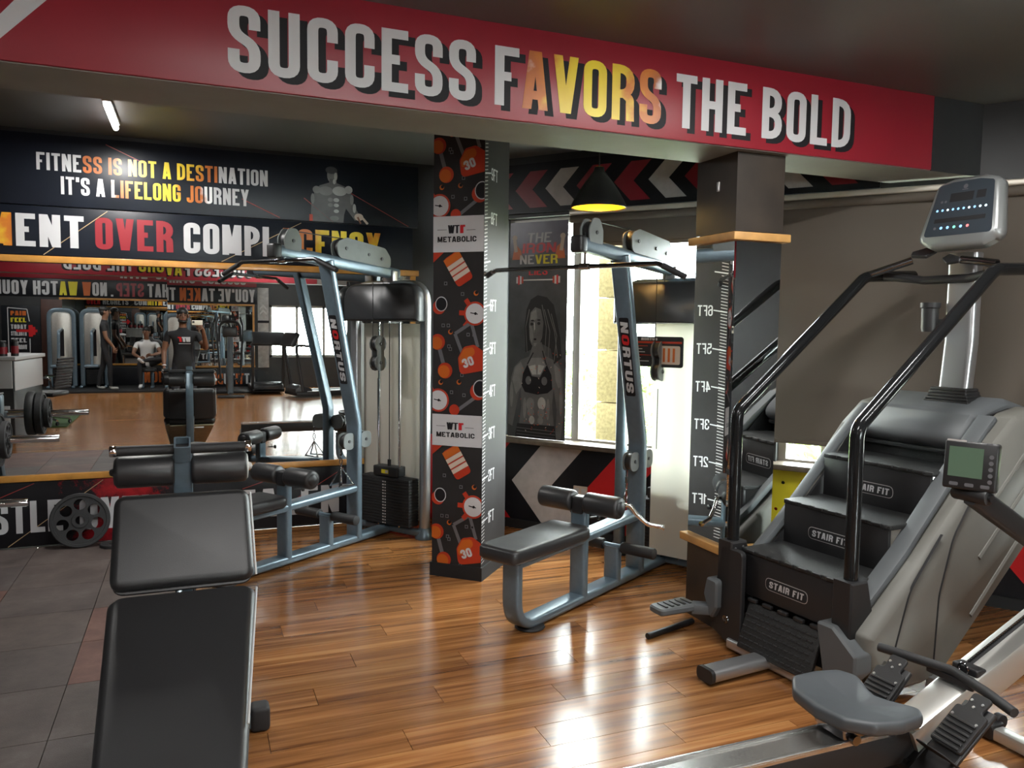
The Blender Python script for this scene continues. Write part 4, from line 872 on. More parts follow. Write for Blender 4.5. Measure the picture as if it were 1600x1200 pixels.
# LED tube fixtures
for i, (x, y, rz, L, p) in enumerate(TUBES):
    lab = 'long white LED tube on the dark ceiling '+('', 'above the stair climber', 'above the decline bench', 'left of the weight tree', 'beyond the rowing machine', 'above the reception counter', 'just past the far beam', 'above the person in black', 'beside the far window')[i] if i else 'short bright LED tube on the ceiling near the mirror wall'
    t = empty('tube_light_fixture', (x, y, CEIL), R(rz), lab, 'light', None if i == 0 else 'ceiling LED tubes')
    q = MB(); q.box((0, 0, -0.012), (L+0.02, 0.05, 0.024), r=0.004); q.build('batten', M['whitepanel'], t)
    q = MB(); q.cyl((-L/2, 0, -0.042), (L/2, 0, -0.042), 0.018, 12, bev=0.004); q.build('tube', M['tubeglow'], t)
for i, (x, y) in enumerate(((-3.6, -6.0), (-3.2, -6.8), (-2.7, -5.6), (-3.8, -4.6))):
    t = empty('downlight', (x, y, CEIL), 0, 'round recessed white downlight in the far ceiling', 'light', 'round downlights')
    q = MB(); q.lathe([(0.10, -0.012), (0.105, -0.006), (0.105, 0.0)], n=20); q.build('rim', M['whitepanel'], t)
    q = MB(); q.lathe([(0.0, -0.016), (0.088, -0.0135), (0.088, -0.011)], n=20); q.build('lens', M['downlight'], t)
    area_light('downlight_lamp', (x, y, CEIL-0.03), 0.15, 0.15, 6)
# outside: ground, stone pier, trees
q = MB(); q.box((14, 10, -3.3), (60, 60, 0.2)); tag(q.build('ground_outside', mat('outdoor_ground', (0.36, 0.37, 0.30), 0.9, var=0.3, vscale=0.5)), kind='structure')
sp = empty('stone_pier', wall_pt(1.33, -3.2, 0.62), math.atan2(WT.y, WT.x), 'pier clad in yellow granite slabs outside the window', 'pier')
for i in range(16):
    z0 = i*0.42; q = MB(); q.box((-0.03, 0, z0+0.208), (0.22, 0.3, 0.412), r=0.004); q.build('stone_slab', M['stone'], sp, sharp=30)
def tree(x, y, z0, h, rad, seed, label):
    rs = random.Random(seed); root = empty('tree', (x, y, z0), 0, label, 'tree', 'trees outside the windows')
    q = MB(); q.tube([(0, 0, 0), (0.1, 0.05, h*.3), (0.0, 0.1, h*.6)], 0.14, 8); q.build('trunk', M['brownpanel'], root)
    q = MB()
    for i in range(1600):
        while True:
            p = V((rs.uniform(-1, 1), rs.uniform(-1, 1), rs.uniform(-1, 1)))
            if 0.25 < p.length < 1: break
        p = V((p.x*rad, p.y*rad, p.z*rad*.8+h*.65)); s = rs.uniform(.09, .2)
        a = V((rs.uniform(-1, 1), rs.uniform(-1, 1), rs.uniform(-1, 1))).normalized(); b = a.orthogonal().normalized(); c = a.cross(b)
        q.add([p-b*s, p+c*s*.5, p+b*s, p-c*s*.5], [[0, 1, 2, 3]])
    fo = q.build('foliage', M['leaf'], root, sharp=0)
for i, (u_, off, h, rad) in enumerate(((0.2, 12.0, 4.3, 2.0), (4.4, 13.0, 4.4, 1.9), (8.6, 12.5, 4.2, 2.0), (-4.2, 13.0, 4.4, 2.0), (13.0, 13.0, 4.3, 1.9))):
    p = wall_pt(u_, 0, off); tree(p.x, p.y, -3.2, h, rad, 11+i, ('leafy green tree outside beyond the stone pier', 'leafy green tree outside the window behind the mirrored column', 'leafy green tree outside the window behind the drawn blind', 'leafy green tree outside beyond the athlete poster', 'leafy green tree outside the farthest window of the row')[i])
# ------------------------------------------------------------------ lat pulldown machines (local x runs from seat to weight tower, -y is the near side)
RT = rrect(0.105, 0.052, 0.018, 3)                  # frame tube: wide across, thin along
def roller(q, c, L, r=0.062, ax=(0, 1, 0)):
    a = V(ax); c = V(c); q.lathe([(0.012, 0), (r-.012, 0.0), (r-.003, .006), (r, .016), (r, L-.016), (r-.003, L-.006), (r-.012, L), (0.012, L)], c-a*L/2, a, 22)
def plate_poly(pts, r): return [(p.x, p.y) for p in fillet([V(p) for p in pts], r, 6, True)]
def lat_machine(loc, az, label, kind):
    t = empty('lat_pulldown_machine', loc, R(90-az), label, 'gym machine')
    xz = lambda pts: [(x, 0, z) for x, z in pts]
    # base and front leg in one bent tube
    path = fillet([V(p) for p in xz([(-1.285, .385), (-1.285, .040), (.40, .040)])], 0.16, 8)
    q = MB(); q.sweep(path, RT, (0, 1, 0) if False else (0.0, 0.0, 1.0)); 
    q = MB(); sweep_flat(q, path); b = q.build('base_beam', M['blue'], t)
    q = MB(); q.lathe([(0.0, 0), (.075, 0), (.082, .006), (.078, .016), (.05, .024), (.03, .03)], (-1.13, 0, 0), n=20); q.build('rubber_foot', M['rubber'], b)
    q = MB(); sweep_flat(q, [V(p) for p in xz([(-1.285, .385), (-.66, .392), (0.0, .412)])]); q.build('seat_beam', M['blue'], t)
    for nm, x, z1 in (('thigh_pad_post', -.66, .56), ('foot_bar_post', -.28, .262)):
        q = MB(); sweep_flat(q, [V((x, 0, .045)), V((x, 0, z1))]); q.build(nm, M['blue'], t)
    # main mast, bent forward above knee height, lettered on its front face
    mp = fillet([V(p) for p in xz([(0, .045), (0, .88), (-.275, 2.03)])], 0.25, 5)
    q = MB(); sweep_flat(q, mp, 0.118, 0.058); mast = q.build('mast', M['blue'], t)
    d = (V((-.275, 0, 2.03))-V((0, 0, .88))).normalized(); nrm = V((-d.z, 0, d.x)); o = V((0, 0, .88))+d*.55
    nrm = V((-abs(d.z), 0, d.x)); nrm.normalize()
    pr = Print(o+nrm*0.0298, -d, nrm.cross(-d), lift=0.0008)
    pr.poly(rr2(-.26, -.034, .24, .034, .012), 'shadow', 1)
    pr.text('NORTUS', -.235, -.026, .052, lambda i: 'white' if i != 1 else 'redbright', 2, width=.45, gw=.62, t=.22, gap=.12, slant=.12); pr.build('maker_lettering', mast)
    # top arm with pulley cover plates
    q = MB(); q.sweep([V((-.70, 0, 2.062)), V((.47, 0, 1.985))], rrect(.07, .085, .03, 4)); arm = q.build('top_arm', M['blue'], t)
    q = MB(); q.box((-.725, 0, 2.06), (.07, .078, .095), r=.015); q.build('end_cap', M['black'], arm)
    for y in (-.034, .026):
        q = MB(); q.prism(plate_poly([(-.665, 2.06), (-.525, 2.05), (-.525, 2.15), (-.56, 2.215), (-.63, 2.215), (-.672, 2.15)], .045), (0, y+.008, 0), (1, 0, 0), (0, 0, 1), .008); q.build('front_pulley_plate', M['plate'], t)
        q = MB(); q.prism(plate_poly([(-.185, 2.06), (.36, 2.02), (.36, 2.10), (.30, 2.165), (-.10, 2.205), (-.20, 2.17)], .05), (0, y+.008, 0), (1, 0, 0), (0, 0, 1), .008); pp_ = q.build('rear_pulley_plate', M['plate'], t)
        if y < 0:
            q = MB()
            for (x, z) in ((-.11, 2.13), (.12, 2.105), (.26, 2.085), (-.595, 2.135)): q.cyl((x, y-.006, z), (x, y+.001, z), .011, 8)
            q.build('bolts', M['black'], pp_)
    for (x, z, r_) in ((-.595, 2.135, .066), (-.11, 2.13, .066), (.26, 2.085, .06)): q = MB(); q.cyl((x, -.022, z), (x, .022, z), r_, 20, bev=.006); q.build('pulley_wheel', M['black'], t)
    # cables
    q = MB(); q.tube([(-.66, 0, 2.13), (-.66, 0, 2.00)], .004, 6); q.tube([(-.595, 0, 2.203), (-.11, 0, 2.198)], .0035, 6); q.tube([(.20, 0, 2.0), (.20, 0, 1.50)], .003, 6); q.tube([(.31, 0, 1.98), (.31, 0, 1.50)], .003, 6); q.tube([(.255, 0, 1.2), (.255, 0, .80)], .003, 6); q.build('cable', M['black'], t)
    # floating double pulley
    for y in (-.030, .022):
        q = MB(); pts = [(.255+.062*math.cos(a), 1.455+.062*math.sin(a)) for a in [R(-55+k*29) for k in range(11)]]+[(.255+.062*math.cos(a), 1.315+.062*math.sin(a)) for a in [R(125+k*29) for k in range(11)]]
        q.prism(pts, (0, y+.008, 0), (1, 0, 0), (0, 0, 1), .008); fp = q.build('floating_pulley_plate', M['plate'], t)
        if y < 0:
            q = MB()
            for z in (1.455, 1.315): q.cyl((.255, y-.006, z), (.255, y+.001, z), .013, 8)
            q.build('bolts', M['black'], fp)
    for z in (1.455, 1.315): q = MB(); q.cyl((.255, -.02, z), (.255, .02, z), .055, 20, bev=.005); q.build('floating_pulley_wheel', M['black'], t)
    # low pulley on the mast
    for x, w in ((-.075, 1), (.10, 1)):
        for y in (-.030, .022):
            q = MB(); q.prism(plate_poly([(x-.06, .70), (x+.05, .70), (x+.05, .82), (x-.06, .82)], .05), (0, y+.008, 0), (1, 0, 0), (0, 0, 1), .008); q.build('low_pulley_plate', M['plate'], t)
        q = MB(); q.cyl((x-.005, -.02, .76), (x-.005, .02, .76), .052, 18, bev=.005); q.cyl((x-.005, -.036, .76), (x-.005, -.030, .76), .011, 8); q.build('low_pulley_wheel', M['black'], t)
    # lat bar
    bc, b0, b1, zb_ = (.05, .34, .51, 2.005) if kind == 1 else (.095, .55, .69, 1.94)
    bar = fillet([V(p) for p in ((-.66, bc-b1, zb_-.065), (-.66, bc-b0, zb_), (-.66, bc+b0, zb_), (-.66, bc+b1, zb_-.065))], .05, 4)
    q = MB(); q.tube(bar, .0135, 10); lb_ = q.build('lat_bar', M['darkchrome'], t)
    for s in (-1, 1):
        q = MB(); q.tube([(-.66, bc+s*(b1+.02), zb_-.075), (-.66, bc+s*(b0+.03), zb_-.012)], .0165, 10); q.build('grip', M['rubber'], lb_)
    q = MB(); q.tube([(-.66, 0, 2.05), (-.66, 0, zb_+.01)], .008, 8); q.tube([(-.66, -.03, zb_), (-.66, .03, zb_)], .020, 10); q.build('swivel', M['chrome'], lb_)
    # seat pad
    q = MB(); pts = plate_poly([(-1.43, -.125), (-.74, -.14), (-.74, .14), (-1.43, .125)], .05); q.prism(pts, (0, 0, .418), (1, 0, 0), (0, 1, 0), .078, bev=.018); pad = q.build('seat_pad', M['vinyl'], t, sharp=50); pad.modifiers.new('weighted_normals', 'WEIGHTED_NORMAL').keep_sharp = True
    q = MB(); q.box((-1.05, 0, .413), (.5, .18, .012)); q.build('pad_board', M['black'], pad, sharp=0)
    # thigh rollers on their carriage
    q = MB(); q.box((-.66, 0, .585), (.075, .075, .10), r=.012); car = q.build('roller_bracket', M['black'], t)
    for s in (-1, 1):
        q = MB(); roller(q, (-.66, s*.155, .60), .225); rl = q.build('thigh_roller', M['vinyl'], t, sharp=50)
        q = MB(); q.lathe([(.0, .0), (.040, .0), (.036, .006), (.02, .012), (.0, .014)], (-.66, s*.267, .60), (0, s, 0), 14); q.build('roller_cap', M['black'], rl)
    q = MB(); q.tube([(-.60, -.03, .50), (-.56, -.05, .50)], .006, 6); q.lathe([(0, 0), (.016, .004), (.016, .02), (0, .026)], (-.56, -.05, .50), (.8, -.5, 0), 10); q.build('adjuster_pin', M['black'], t)
    # foot bar
    q = MB(); q.cyl((-.28, -.24, .262), (-.28, .24, .262), .016, 10); fb = q.build('foot_bar', M['blue'], t)
    for s in (-1, 1):
        q = MB(); q.cyl((-.28, s*.065, .262), (-.28, s*.285, .262), .034, 16, bev=.005); fr_ = q.build('foot_grip', M['rubber'], fb)
    # weight tower: arch frame, shroud, steel back sheet, guide rods, stack
    TS = .36; hw = .345
    arch = fillet([V(p) for p in ((TS, -hw, .02), (TS, -hw, 1.895), (TS, hw, 1.895), (TS, hw, .02))], .15, 8)
    arch = [p+V((.03, 0, 0)) for p in arch]; q = MB(); sw2(q, arch[:], .072, .075); q.build('tower_frame', M['silver' if kind == 1 else 'blue'], t)
    for s in (-1, 1):
        q = MB(); q.lathe([(.072, 0), (.074, .012), (.066, .03), (.052, .06), (.048, .08)], (TS+.03, s*hw, 0), n=18); q.build('tower_foot', M['blue'], t)
    sh = plate_poly([(-hw+.03, 1.60), (hw-.03, 1.60), (hw-.03, 1.875), (-hw+.03, 1.875)], .11)
    sh[0:0] = []
    q = MB(); q.prism(shroud_poly(hw+.02, 1.625, 1.905, .15), (TS-.10, 0, 0), (0, 1, 0), (0, 0, 1), .115, bev=.02); q.build('shroud', M['shroud'], t, sharp=50)
    q = MB(); q.box((TS+.085, 0, .86), (.006, 2*hw-.07, 1.5)) if kind == 1 else q.box((.268, -.14, .86), (.005, .36, 1.54)); q.build('cover_sheet', M['frosted'], t, sharp=0)
    for y in (-.14, .06): q = MB(); q.cyl((TS-.02, y, .06), (TS-.02, y, 1.62), .0105, 10); q.build('guide_rod', M['chrome'], t)
    q = MB(); q.cyl((TS-.02, -.04, .5), (TS-.02, -.04, 1.62), .004, 6); q.build('lift_cable', M['black'], t)
    q = MB()
    for i in range(16): q.box((TS-.02, -.04, .098+i*.0225), (.115, .48, .0200), r=.002)
    st = q.build('weight_stack', M['matte'], t, sharp=30); st['label'] = 'stack of flat black iron weight plates'
    q = MB(); q.box((TS-.02, -.04, .490), (.10, .24, .075), r=.008); q.cyl((TS-.02, -.04, .525), (TS-.02, -.04, .575), .014, 10); hd = q.build('stack_head', M['black'], t)
    pr = Print((TS-.0788, 0, 0), (0, -1, 0), (0, 0, 1))
    for i in range(15): pr.rect(.022, .094+i*.0225, .038, .104+i*.0225, 'offwhite', 2); pr.rect(.044, .094+i*.0225, .058, .104+i*.0225, 'offwhite', 2)
    pr.build('weight_numbers', st)
    pr = Print((TS-.0712, 0, 0), (0, -1, 0), (0, 0, 1)); pr.rect(.005, .475, .075, .505, 'yellow', 1); pr.rect(.045, .48, .07, .50, 'white', 2); pr.build('stack_label', hd)
    q = MB(); q.box((TS, 0, .045), (.06, 2*hw, .05), r=.012); q.cyl((TS-.05, -.03, .05), (TS-.05, .03, .05), .024, 12); q.build('cross_beam', M['blue'], t)
    q = MB(); q.box((.40, 0, 1.95), (.07, .10, .12), r=.01); q.build('arm_bracket', M['silver'], t)
    if kind == 1:                                   # V handle on a carabiner
        hx = -.135; q = MB(); q.tube([(hx, 0, .705), (hx, 0, .66)], .006, 6); q.tube(fillet([V((hx, 0, .66)), V((hx-.014, 0, .62)), V((hx, 0, .58)), V((hx+.014, 0, .62))], .012, 3, True), .004, 6, closed=True); q.lathe([(0, -.014), (.014, 0), (0, .014)], (hx, 0, .675), n=10); ch = q.build('carabiner', M['darkchrome'], t)
        q = MB(); q.tube([(hx, 0, .58), (hx-.06, -.045, .455), (hx+.065, -.06, .452), (hx, 0, .58)], .0065, 8); q.tube([(hx, 0, .58), (hx-.06, .045, .455), (hx+.065, .06, .452), (hx, 0, .58)], .0065, 8); q.build('v_handle', M['chrome'], t)
    else:                                           # curl bar resting on the rollers and a hanging carabiner
        hx = -.135; q = MB(); q.tube([(hx, 0, .705), (hx, 0, .60)], .006, 6); q.cyl((hx, 0, .67), (hx, 0, .63), .009, 8); q.tube(fillet([V((hx, 0, .60)), V((hx-.02, 0, .55)), V((hx, 0, .50)), V((hx+.02, 0, .55))], .014, 3, True), .0045, 6, closed=True); q.build('carabiner', M['darkchrome'], t)
        bar = fillet([V(p) for p in ((-.60, -.20, .585), (-.57, -.27, .61), (-.55, -.31, .55), (-.52, -.36, .50), (-.47, -.43, .485))], .04, 4)
        q = MB(); q.tube(bar, .0125, 10); q.lathe([(0, 0), (.016, 0), (.016, .008), (0, .01)], (-.47, -.43, .485), (.5, -.9, 0), 12); q.build('curl_bar', M['chrome'], t)
    return t
def rr2(x0, y0, x1, y1, r): return [(p.x, p.y) for p in fillet([V((x0, y0)), V((x1, y0)), V((x1, y1)), V((x0, y1))], r, 3, True)]
def shroud_poly(w, z0, z1, r): return [(p.x, p.y) for p in fillet([V((-w, z0)), V((w, z0)), V((w, z1)), V((-w, z1))], [0.01, 0.01, r, r], 6, True)]
def sweep_flat(q, path, w=0.105, th=0.052):
    """rectangular tube along a path in the xz plane: w across y, th in the plane"""
    q.sweep(path, [(b, a) for a, b in rrect(w, th, th*.36, 3)][::-1], (0, 1, 0))
def sw2(q, path, w, th):
    q.sweep(path, rrect(th, w, w*.42, 4), (1, 0, 0))
lat1 = lat_machine((1.072, 5.700, 0), 54, 'steel-blue lat pulldown machine beside the mirror, V handle on its low pulley', 1)
lat2 = lat_machine((2.618, 4.322, 0), 60, 'steel-blue lat pulldown machine in front of the bright window, chrome curl bar on it', 2)
# exercise placard of the second machine
q = MB(); q.prism(plate_poly([(-.185, 0), (.185, 0), (.185, .20), (-.185, .20)], .02), (0, 0, 0), (1, 0, 0), (0, 0, 1), .006); 
pc = empty('instruction_placard', (0, 0, 0)); pc.parent = lat2; pc.location = (.245, .004, 1.345); pc.rotation_euler = (0, 0, R(-90))
q.build('placard_board', M['black'], pc)
pr = Print((0, -.0064, 0), (1, 0, 0), (0, 0, 1))
pr.rect(-.175, .155, .175, .168, 'redor', 1); pr.text('NORTUS', -.12, .175, .016, 'white', 1, width=.12, gw=.6, t=.24)
pr.poly(rr2(.02, .02, .165, .14, .012), 'cream', 1)
for x in (.05, .085, .12): pr.rect(x-.008, .035, x+.008, .125, 'orange', 2)
for i, (w, mm) in enumerate(((.09, 'redor'), (.05, 'white'), (.07, 'white'), (.12, 'redor'), (.04, 'white'), (.10, 'white'))): pr.rect(-.16, .135-i*.02, -.16+w, .140-i*.02, mm, 1)
pr.build('placard_print', pc)
# ------------------------------------------------------------------ decline bench in the foreground (far end high, near end low)
bx = -0.05
be = empty('decline_bench', (bx, 3.15, 0), 0, 'black padded decline bench with leg rollers on a steel-blue post', 'bench')
def pad(q, c0, c1, w0, w1, th, r=.03, bev=.022, overlap=0.0):
    """pad whose top face runs from point c0 (far) to c1 (near) in the yz plane"""
    c0, c1 = V(c0), V(c1); d = c1-c0; L = d.length; d.normalize(); up = V((1, 0, 0)).cross(d); up = up if up.z > 0 else -up
    pts = plate_poly([(-w0/2, 0), (w0/2, 0), (w1/2, L), (-w1/2, L)], r)
    ux = V((1, 0, 0)); nz = ux.cross(d)             # prism extrudes along ux x d
    s = 1 if nz.dot(up) > 0 else -1
    o = c0 - up*th if s > 0 else c0
    q.prism(pts, o, ux, d, th, bev=bev)
Y = lambda y: y-3.15
q = MB(); pad(q, (0, Y(3.50), .905), (0, Y(3.295), .575), .515, .535, .085, r=.05, bev=.03); sp_ = q.build('seat_pad', M['vinyl'], be, sharp=60)
q = MB(); pad(q, (0, Y(3.275), .565), (-.045, Y(2.16), .155), .535, .40, .080, r=.06, bev=.028); bp_ = q.build('back_pad', M['vinyl'], be, sharp=60)
q = MB(); pad(q, (0, Y(3.525), .862), (0, Y(3.325), .54), .50, .52, .012, r=.05, bev=.003); q.build('seat_board', M['black'], sp_, sharp=40)
for o_ in (sp_, bp_): o_.modifiers.new('weighted_normals', 'WEIGHTED_NORMAL').keep_sharp = True
q = MB(); pad(q, (0, Y(3.28), .475), (-.045, Y(2.18), .072), .50, .37, .014, r=.05, bev=.003); q.build('back_board', M['crate'], bp_, sharp=40)
q = MB(); q.tube([(.262, Y(3.47), .885), (.270, Y(3.285), .585)], .0045, 6); q.build('piping', M['piping'], sp_)
q = MB(); q.tube([(.268, Y(3.24), .545), (.195, Y(2.6), .305)], .0045, 6); q.build('piping', M['piping'], bp_)
SQ = rrect(.06, .06, .008, 2)
q = MB(); q.sweep(fillet([V((0, Y(3.34), .05)), V((0, Y(3.56), .62)), V((0, Y(3.60), .86)), V((0, Y(3.525), 1.06))], .25, 5), rrect(.052, .075, .01, 2), (1, 0, 0)); post = q.build('roller_post', M['blue'], be)
q = MB(); q.prism(rrect(.064, .066, .008, 2), (0, Y(3.53), 1.04), (1, 0, 0), (0, .80, .60), .085, holes=[rrect(.050, .052, .005, 2)]); q.build('tube_socket', M['blue'], be)
q = MB(); q.sweep([V((0, Y(3.40), .06)), V((0, Y(2.45), .06))], SQ); q.build('base_beam', M['blue'], be)
q = MB(); q.sweep([V((0, Y(3.52), .50)), V((0, Y(3.25), .44)), V((-.03, Y(2.5), .17)), V((-.03, Y(2.42), .04))], SQ); q.build('pad_rail', M['blue'], be)
for y, hw_ in ((3.16, .27), (2.45, .20)):
    q = MB(); q.sweep([V((-hw_, Y(y), .045)), V((hw_, Y(y), .045))], SQ); cb_ = q.build('cross_foot', M['blue'], be)
    for s in (-1, 1): q = MB(); q.box((s*(hw_+.0), Y(y), .05), (.075, .085, .10), r=.018); q.build('rubber_foot', M['rubber'], cb_)
q = MB(); q.tube([(-.265, Y(3.52), 1.075), (.265, Y(3.52), 1.075)], .021, 14); hb = q.build('grip_bar', M['rubber'], be)
for s in (-1, 1): q = MB(); q.cyl((s*.245, Y(3.52), 1.075), (s*.272, Y(3.52), 1.075), .0235, 14, bev=.004); q.build('chrome_ferrule', M['chrome'], hb)
for s in (-1, 1):
    q = MB(); roller(q, (s*.143, Y(3.545), .985), .222, .066, (1, 0, 0)); rl = q.build('leg_roller', M['vinyl'], be, sharp=50)
    q = MB(); q.lathe([(.0, 0), (.055, 0), (.05, .004), (.018, .008), (.012, .02), (.0, .024)], (s*.254, Y(3.545), .985), (s, 0, 0), 16); q.build('roller_end', M['piping' if s > 0 else 'black'], rl)
q = MB(); q.prism(plate_poly([(-.03, .0), (.05, .0), (.09, .16), (.05, .18)], .02), (.035, Y(3.45), .42), (0, 1, 0), (0, 0, 1), .008); q.tube([(.04, Y(3.44), .46), (.14, Y(3.44), .46)], .009, 8); q.build('adjuster_plate', M['silver'], be)
for s in (-1, 1): q = MB(); q.box((s*.075, Y(3.50), .775), (.05, .012, .035), r=.003); q.build('pad_bracket', M['black'], be)
# ------------------------------------------------------------------ stair climber (local x = climbing direction, -y = near side)
st = empty('stair_climber', (2.54, 2.848, 0), R(6), 'graphite stair climber machine with black steps marked STAIR FIT', 'gym machine')
# near and far side hulls
HP = [(.10, .07), (-.02, .26), (-.02, .33), (.30, .60), (.62, .905), (.80, 1.10), (.95, 1.215), (1.12, 1.245), (1.32, 1.20), (1.50, 1.06), (1.52, .95), (1.22, .70), (.50, .09), (.38, .055), (.20, .055)]
def hull_side(y0, y1, nm, poly, m, bev=.02):
    q = MB(); q.prism(poly, (0, y1, 0), (1, 0, 0), (0, 0, 1), y1-y0, bev=bev)   # x cross z = -y
    return q.build(nm, m, st, sharp=45)
near = hull_side(-.47, -.33, 'side_hull', [(p.x, p.y) for p in fillet([V(p) for p in HP], [.03,.05,.03,.05,.05,.1,.1,.1,.1,.08,.06,.03,.05,.05,.03], 4, True)], M['hull'], .028)
far_ = hull_side(.30, .40, 'side_hull', [(p.x, p.y) for p in fillet([V(p) for p in HP], .05, 3, True)], M['hull'], .02)
# black liners inside the step well
for y0 in (-.332, .292):
    q = MB(); q.prism(inset(HP, .012), (0, y0+.012, 0), (1, 0, 0), (0, 0, 1), .012); q.build('well_liner', M['black'], st, sharp=40)
q = MB(); q.box((.09, -.015, .27), (.012, .60, .42)); q.build('well_back', M['black'], st, sharp=0)
# dark top rails along both step openings
RP = [(-.035, .335), (.30, .615), (.61, .925), (.72, 1.03), (.90, 1.185)]
for y, nm in ((-.355, 'step_rail'), (.315, 'step_rail')):
    q = MB(); q.sweep([V((x, y, z+.012)) for x, z in RP], rrect(.085 if y < 0 else .05, .035, .012, 2)); q.build(nm, M['hulldark'], st)
# seam lines and ribs moulded into the near hull
q = MB()
for pts in (((.62, .86), (.50, .70), (.42, .45), (.405, .12)), ((.42, .72), (.22, .50), (.12, .20))):
    q.sweep([V((x, -.4705, z)) for x, z in [(p.x, p.y) for p in fillet([V(p) for p in pts], .25, 6)]], rrect(.004, .012, .0015, 1), (0, 1, 0))
q.build('hull_seam', M['matte'], near)
for (a, b) in (((.75, .80), (1.02, 1.04)), ((.70, .58), (1.10, .93)), ((.66, .32), (1.14, .76))):
    q = MB(); q.tube([(a[0], -.462, a[1]), (b[0], -.462, b[1])], .016, 8); q.build('hull_rib', M['hull'], near)
# rear hood over the drive
q = MB(); HD = fillet([V((.74, 1.07)), V((.90, 1.22)), V((1.12, 1.28)), V((1.36, 1.22)), V((1.53, 1.02)), V((1.50, .90)), V((1.0, .95))], .12, 5, True)
q.prism([(p.x, p.y) for p in HD], (0, .31, 0), (1, 0, 0), (0, 0, 1), .62, bev=.03); q.build('hood', M['hulldark'], st, sharp=45)
# steps
def step(i, x, z, badge=True):
    q = MB(); q.box((x+.14, -.02, z-.012), (.285, .615, .024), r=.006); tr = q.build('step_tread', M['step'], st)
    for k in range(7): q = MB(); q.box((x-.004, -.255+k*.08, z-.008), (.012, .05, .014), r=.003); q.build('tread_tooth', M['black'], tr)
    q = MB(); q.box((x+.012, -.015, z-.125), (.018, .60, .205), r=.004); rs_ = q.build('step_riser', M['black'], st)
    pr = Print((x+.0028, 0, z-.135), (0, -1, 0), (0, 0, 1), lift=.0008)
    yb_ = .0; W_ = .115
    pr.poly([(p.x, p.y) for p in fillet([V((-W_-.012, -.03)), V((W_+.012, -.03)), V((W_+.012, .03)), V((-W_-.012, .03))], .028, 5, True)], 'offwhite', 1)
    pr.poly([(p.x, p.y) for p in fillet([V((-W_-.009, -.027)), V((W_+.009, -.027)), V((W_+.009, .027)), V((-W_-.009, .027))], .025, 5, True)], 'matte', 2)
    pr.text('STAIR FIT', -W_+.012, -.016, .032, 'white', 3, width=2*W_-.024, gw=.55, t=.2, gap=.12, space=.35, slant=.12)
    pr.build('step_badge', rs_)
for i in range(3): step(i, .0+.278*i, .523+.218*i)
q = MB(); q.box((.97, -.015, 1.02), (.30, .60, .024), r=.005); q.box((.86, -.015, .99), (.018, .6, .2), r=.004); q.build('top_step', M['step'], st)
# lowest ribbed step turning under, front kick plates
q = MB(); q.box((-.045, -.01, .165), (.02, .44, .225), r=.006, rot=Matrix.Rotation(R(20), 3, 'Y')); lt = q.build('lower_tread', M['step'], st)
q = MB()
for i in range(7):
    for j in range(13):
        q.box((-.059-.0*i, -.20+j*.0315+(.0157 if i % 2 else 0), .085+i*.0265), (.006, .026, .008), r=.002)
rb = q.build('tread_ribs', M['black'], lt, sharp=30); rb['kind'] = 'stuff'; rb.location = (0, 0, 0)
for v in rb.data.vertices: v.co.x += (.165-v.co.z)*-.36+.002
for k in range(5): q = MB(); q.box((-.012, -.19+k*.095, .283), (.02, .055, .018), r=.004); q.build('tread_hinge', M['black'], lt)
FP = [(.27, .285), (.27, .02), (.05, .0), (.0, .02)]
q = MB(); q.prism([(p.x, p.y) for p in fillet([V((.225, .47)), V((.37, .47)), V((.40, .30)), V((.46, .11)), V((.43, .03)), V((.30, -.02)), V((.12, -.03)), V((.06, .0)), V((.225, .06))], .03, 3, True)], (-.055, 0, .045), (0, 1, 0), (0, 0, 1), .03, bev=.005); kp = q.build('kick_plate', M['black'], st, sharp=40)
q = MB(); q.lathe([(.010, .003), (.012, .005), (.020, .005), (.022, 0)], (-.056, .325, .15), (-1, 0, 0), 16); q.build('pivot_bolt', M['darkchrome'], kp)
q = MB(); q.prism([(p.x, p.y) for p in fillet([V((-.25, .35)), V((-.34, .35)), V((-.46, .26)), V((-.46, .18)), V((-.36, .06)), V((-.30, .10)), V((-.27, .25))], .02, 3, True)], (-.09, 0, 0), (0, 1, 0), (0, 0, 1), .11, bev=.01); q.build('corner_wing', M['hulldark'], st, sharp=40)
q = MB(); q.prism([(p.x, p.y) for p in fillet([V((.36, .34)), V((.44, .34)), V((.46, .25)), V((.40, .12)), V((.36, .20))], .02, 3, True)], (-.09, 0, 0), (0, 1, 0), (0, 0, 1), .10, bev=.01); q.build('corner_wing', M['hulldark'], st, sharp=40)
# handrail sockets and handrails
for s in (-1, 1):
    yy = .35*s
    q = MB(); q.prism([(-.055, .30), (.085, .30), (.10, .36), (.05, .545), (-.055, .545)], (0, yy+.05, 0), (1, 0, 0), (0, 0, 1), .10, bev=.008); so_ = q.build('handrail_socket', M['black'], st, sharp=40)
    pts = [(0, yy, .53), (0, yy, 1.195), (.90, yy, 1.895), (1.30, yy, 1.915)]
    q = MB(); q.tube(fillet([V(p) for p in pts], [0, .10, .14, 0], 7), .030, 16); hr = q.build('handrail', M['black'] if False else mat('gloss_black_tube', (.018, .019, .020), .14, metal=.5), st)
    if s > 0:
        q = MB()
        for (x, z) in ((-.03, .515), (.02, .52), (.02, .47)): q.lathe([(0, .003), (.006, .002), (.006, 0)], (x, yy-.0505, z), (0, -1, 0), 8)
        q.build('socket_screws', M['silver'], so_)
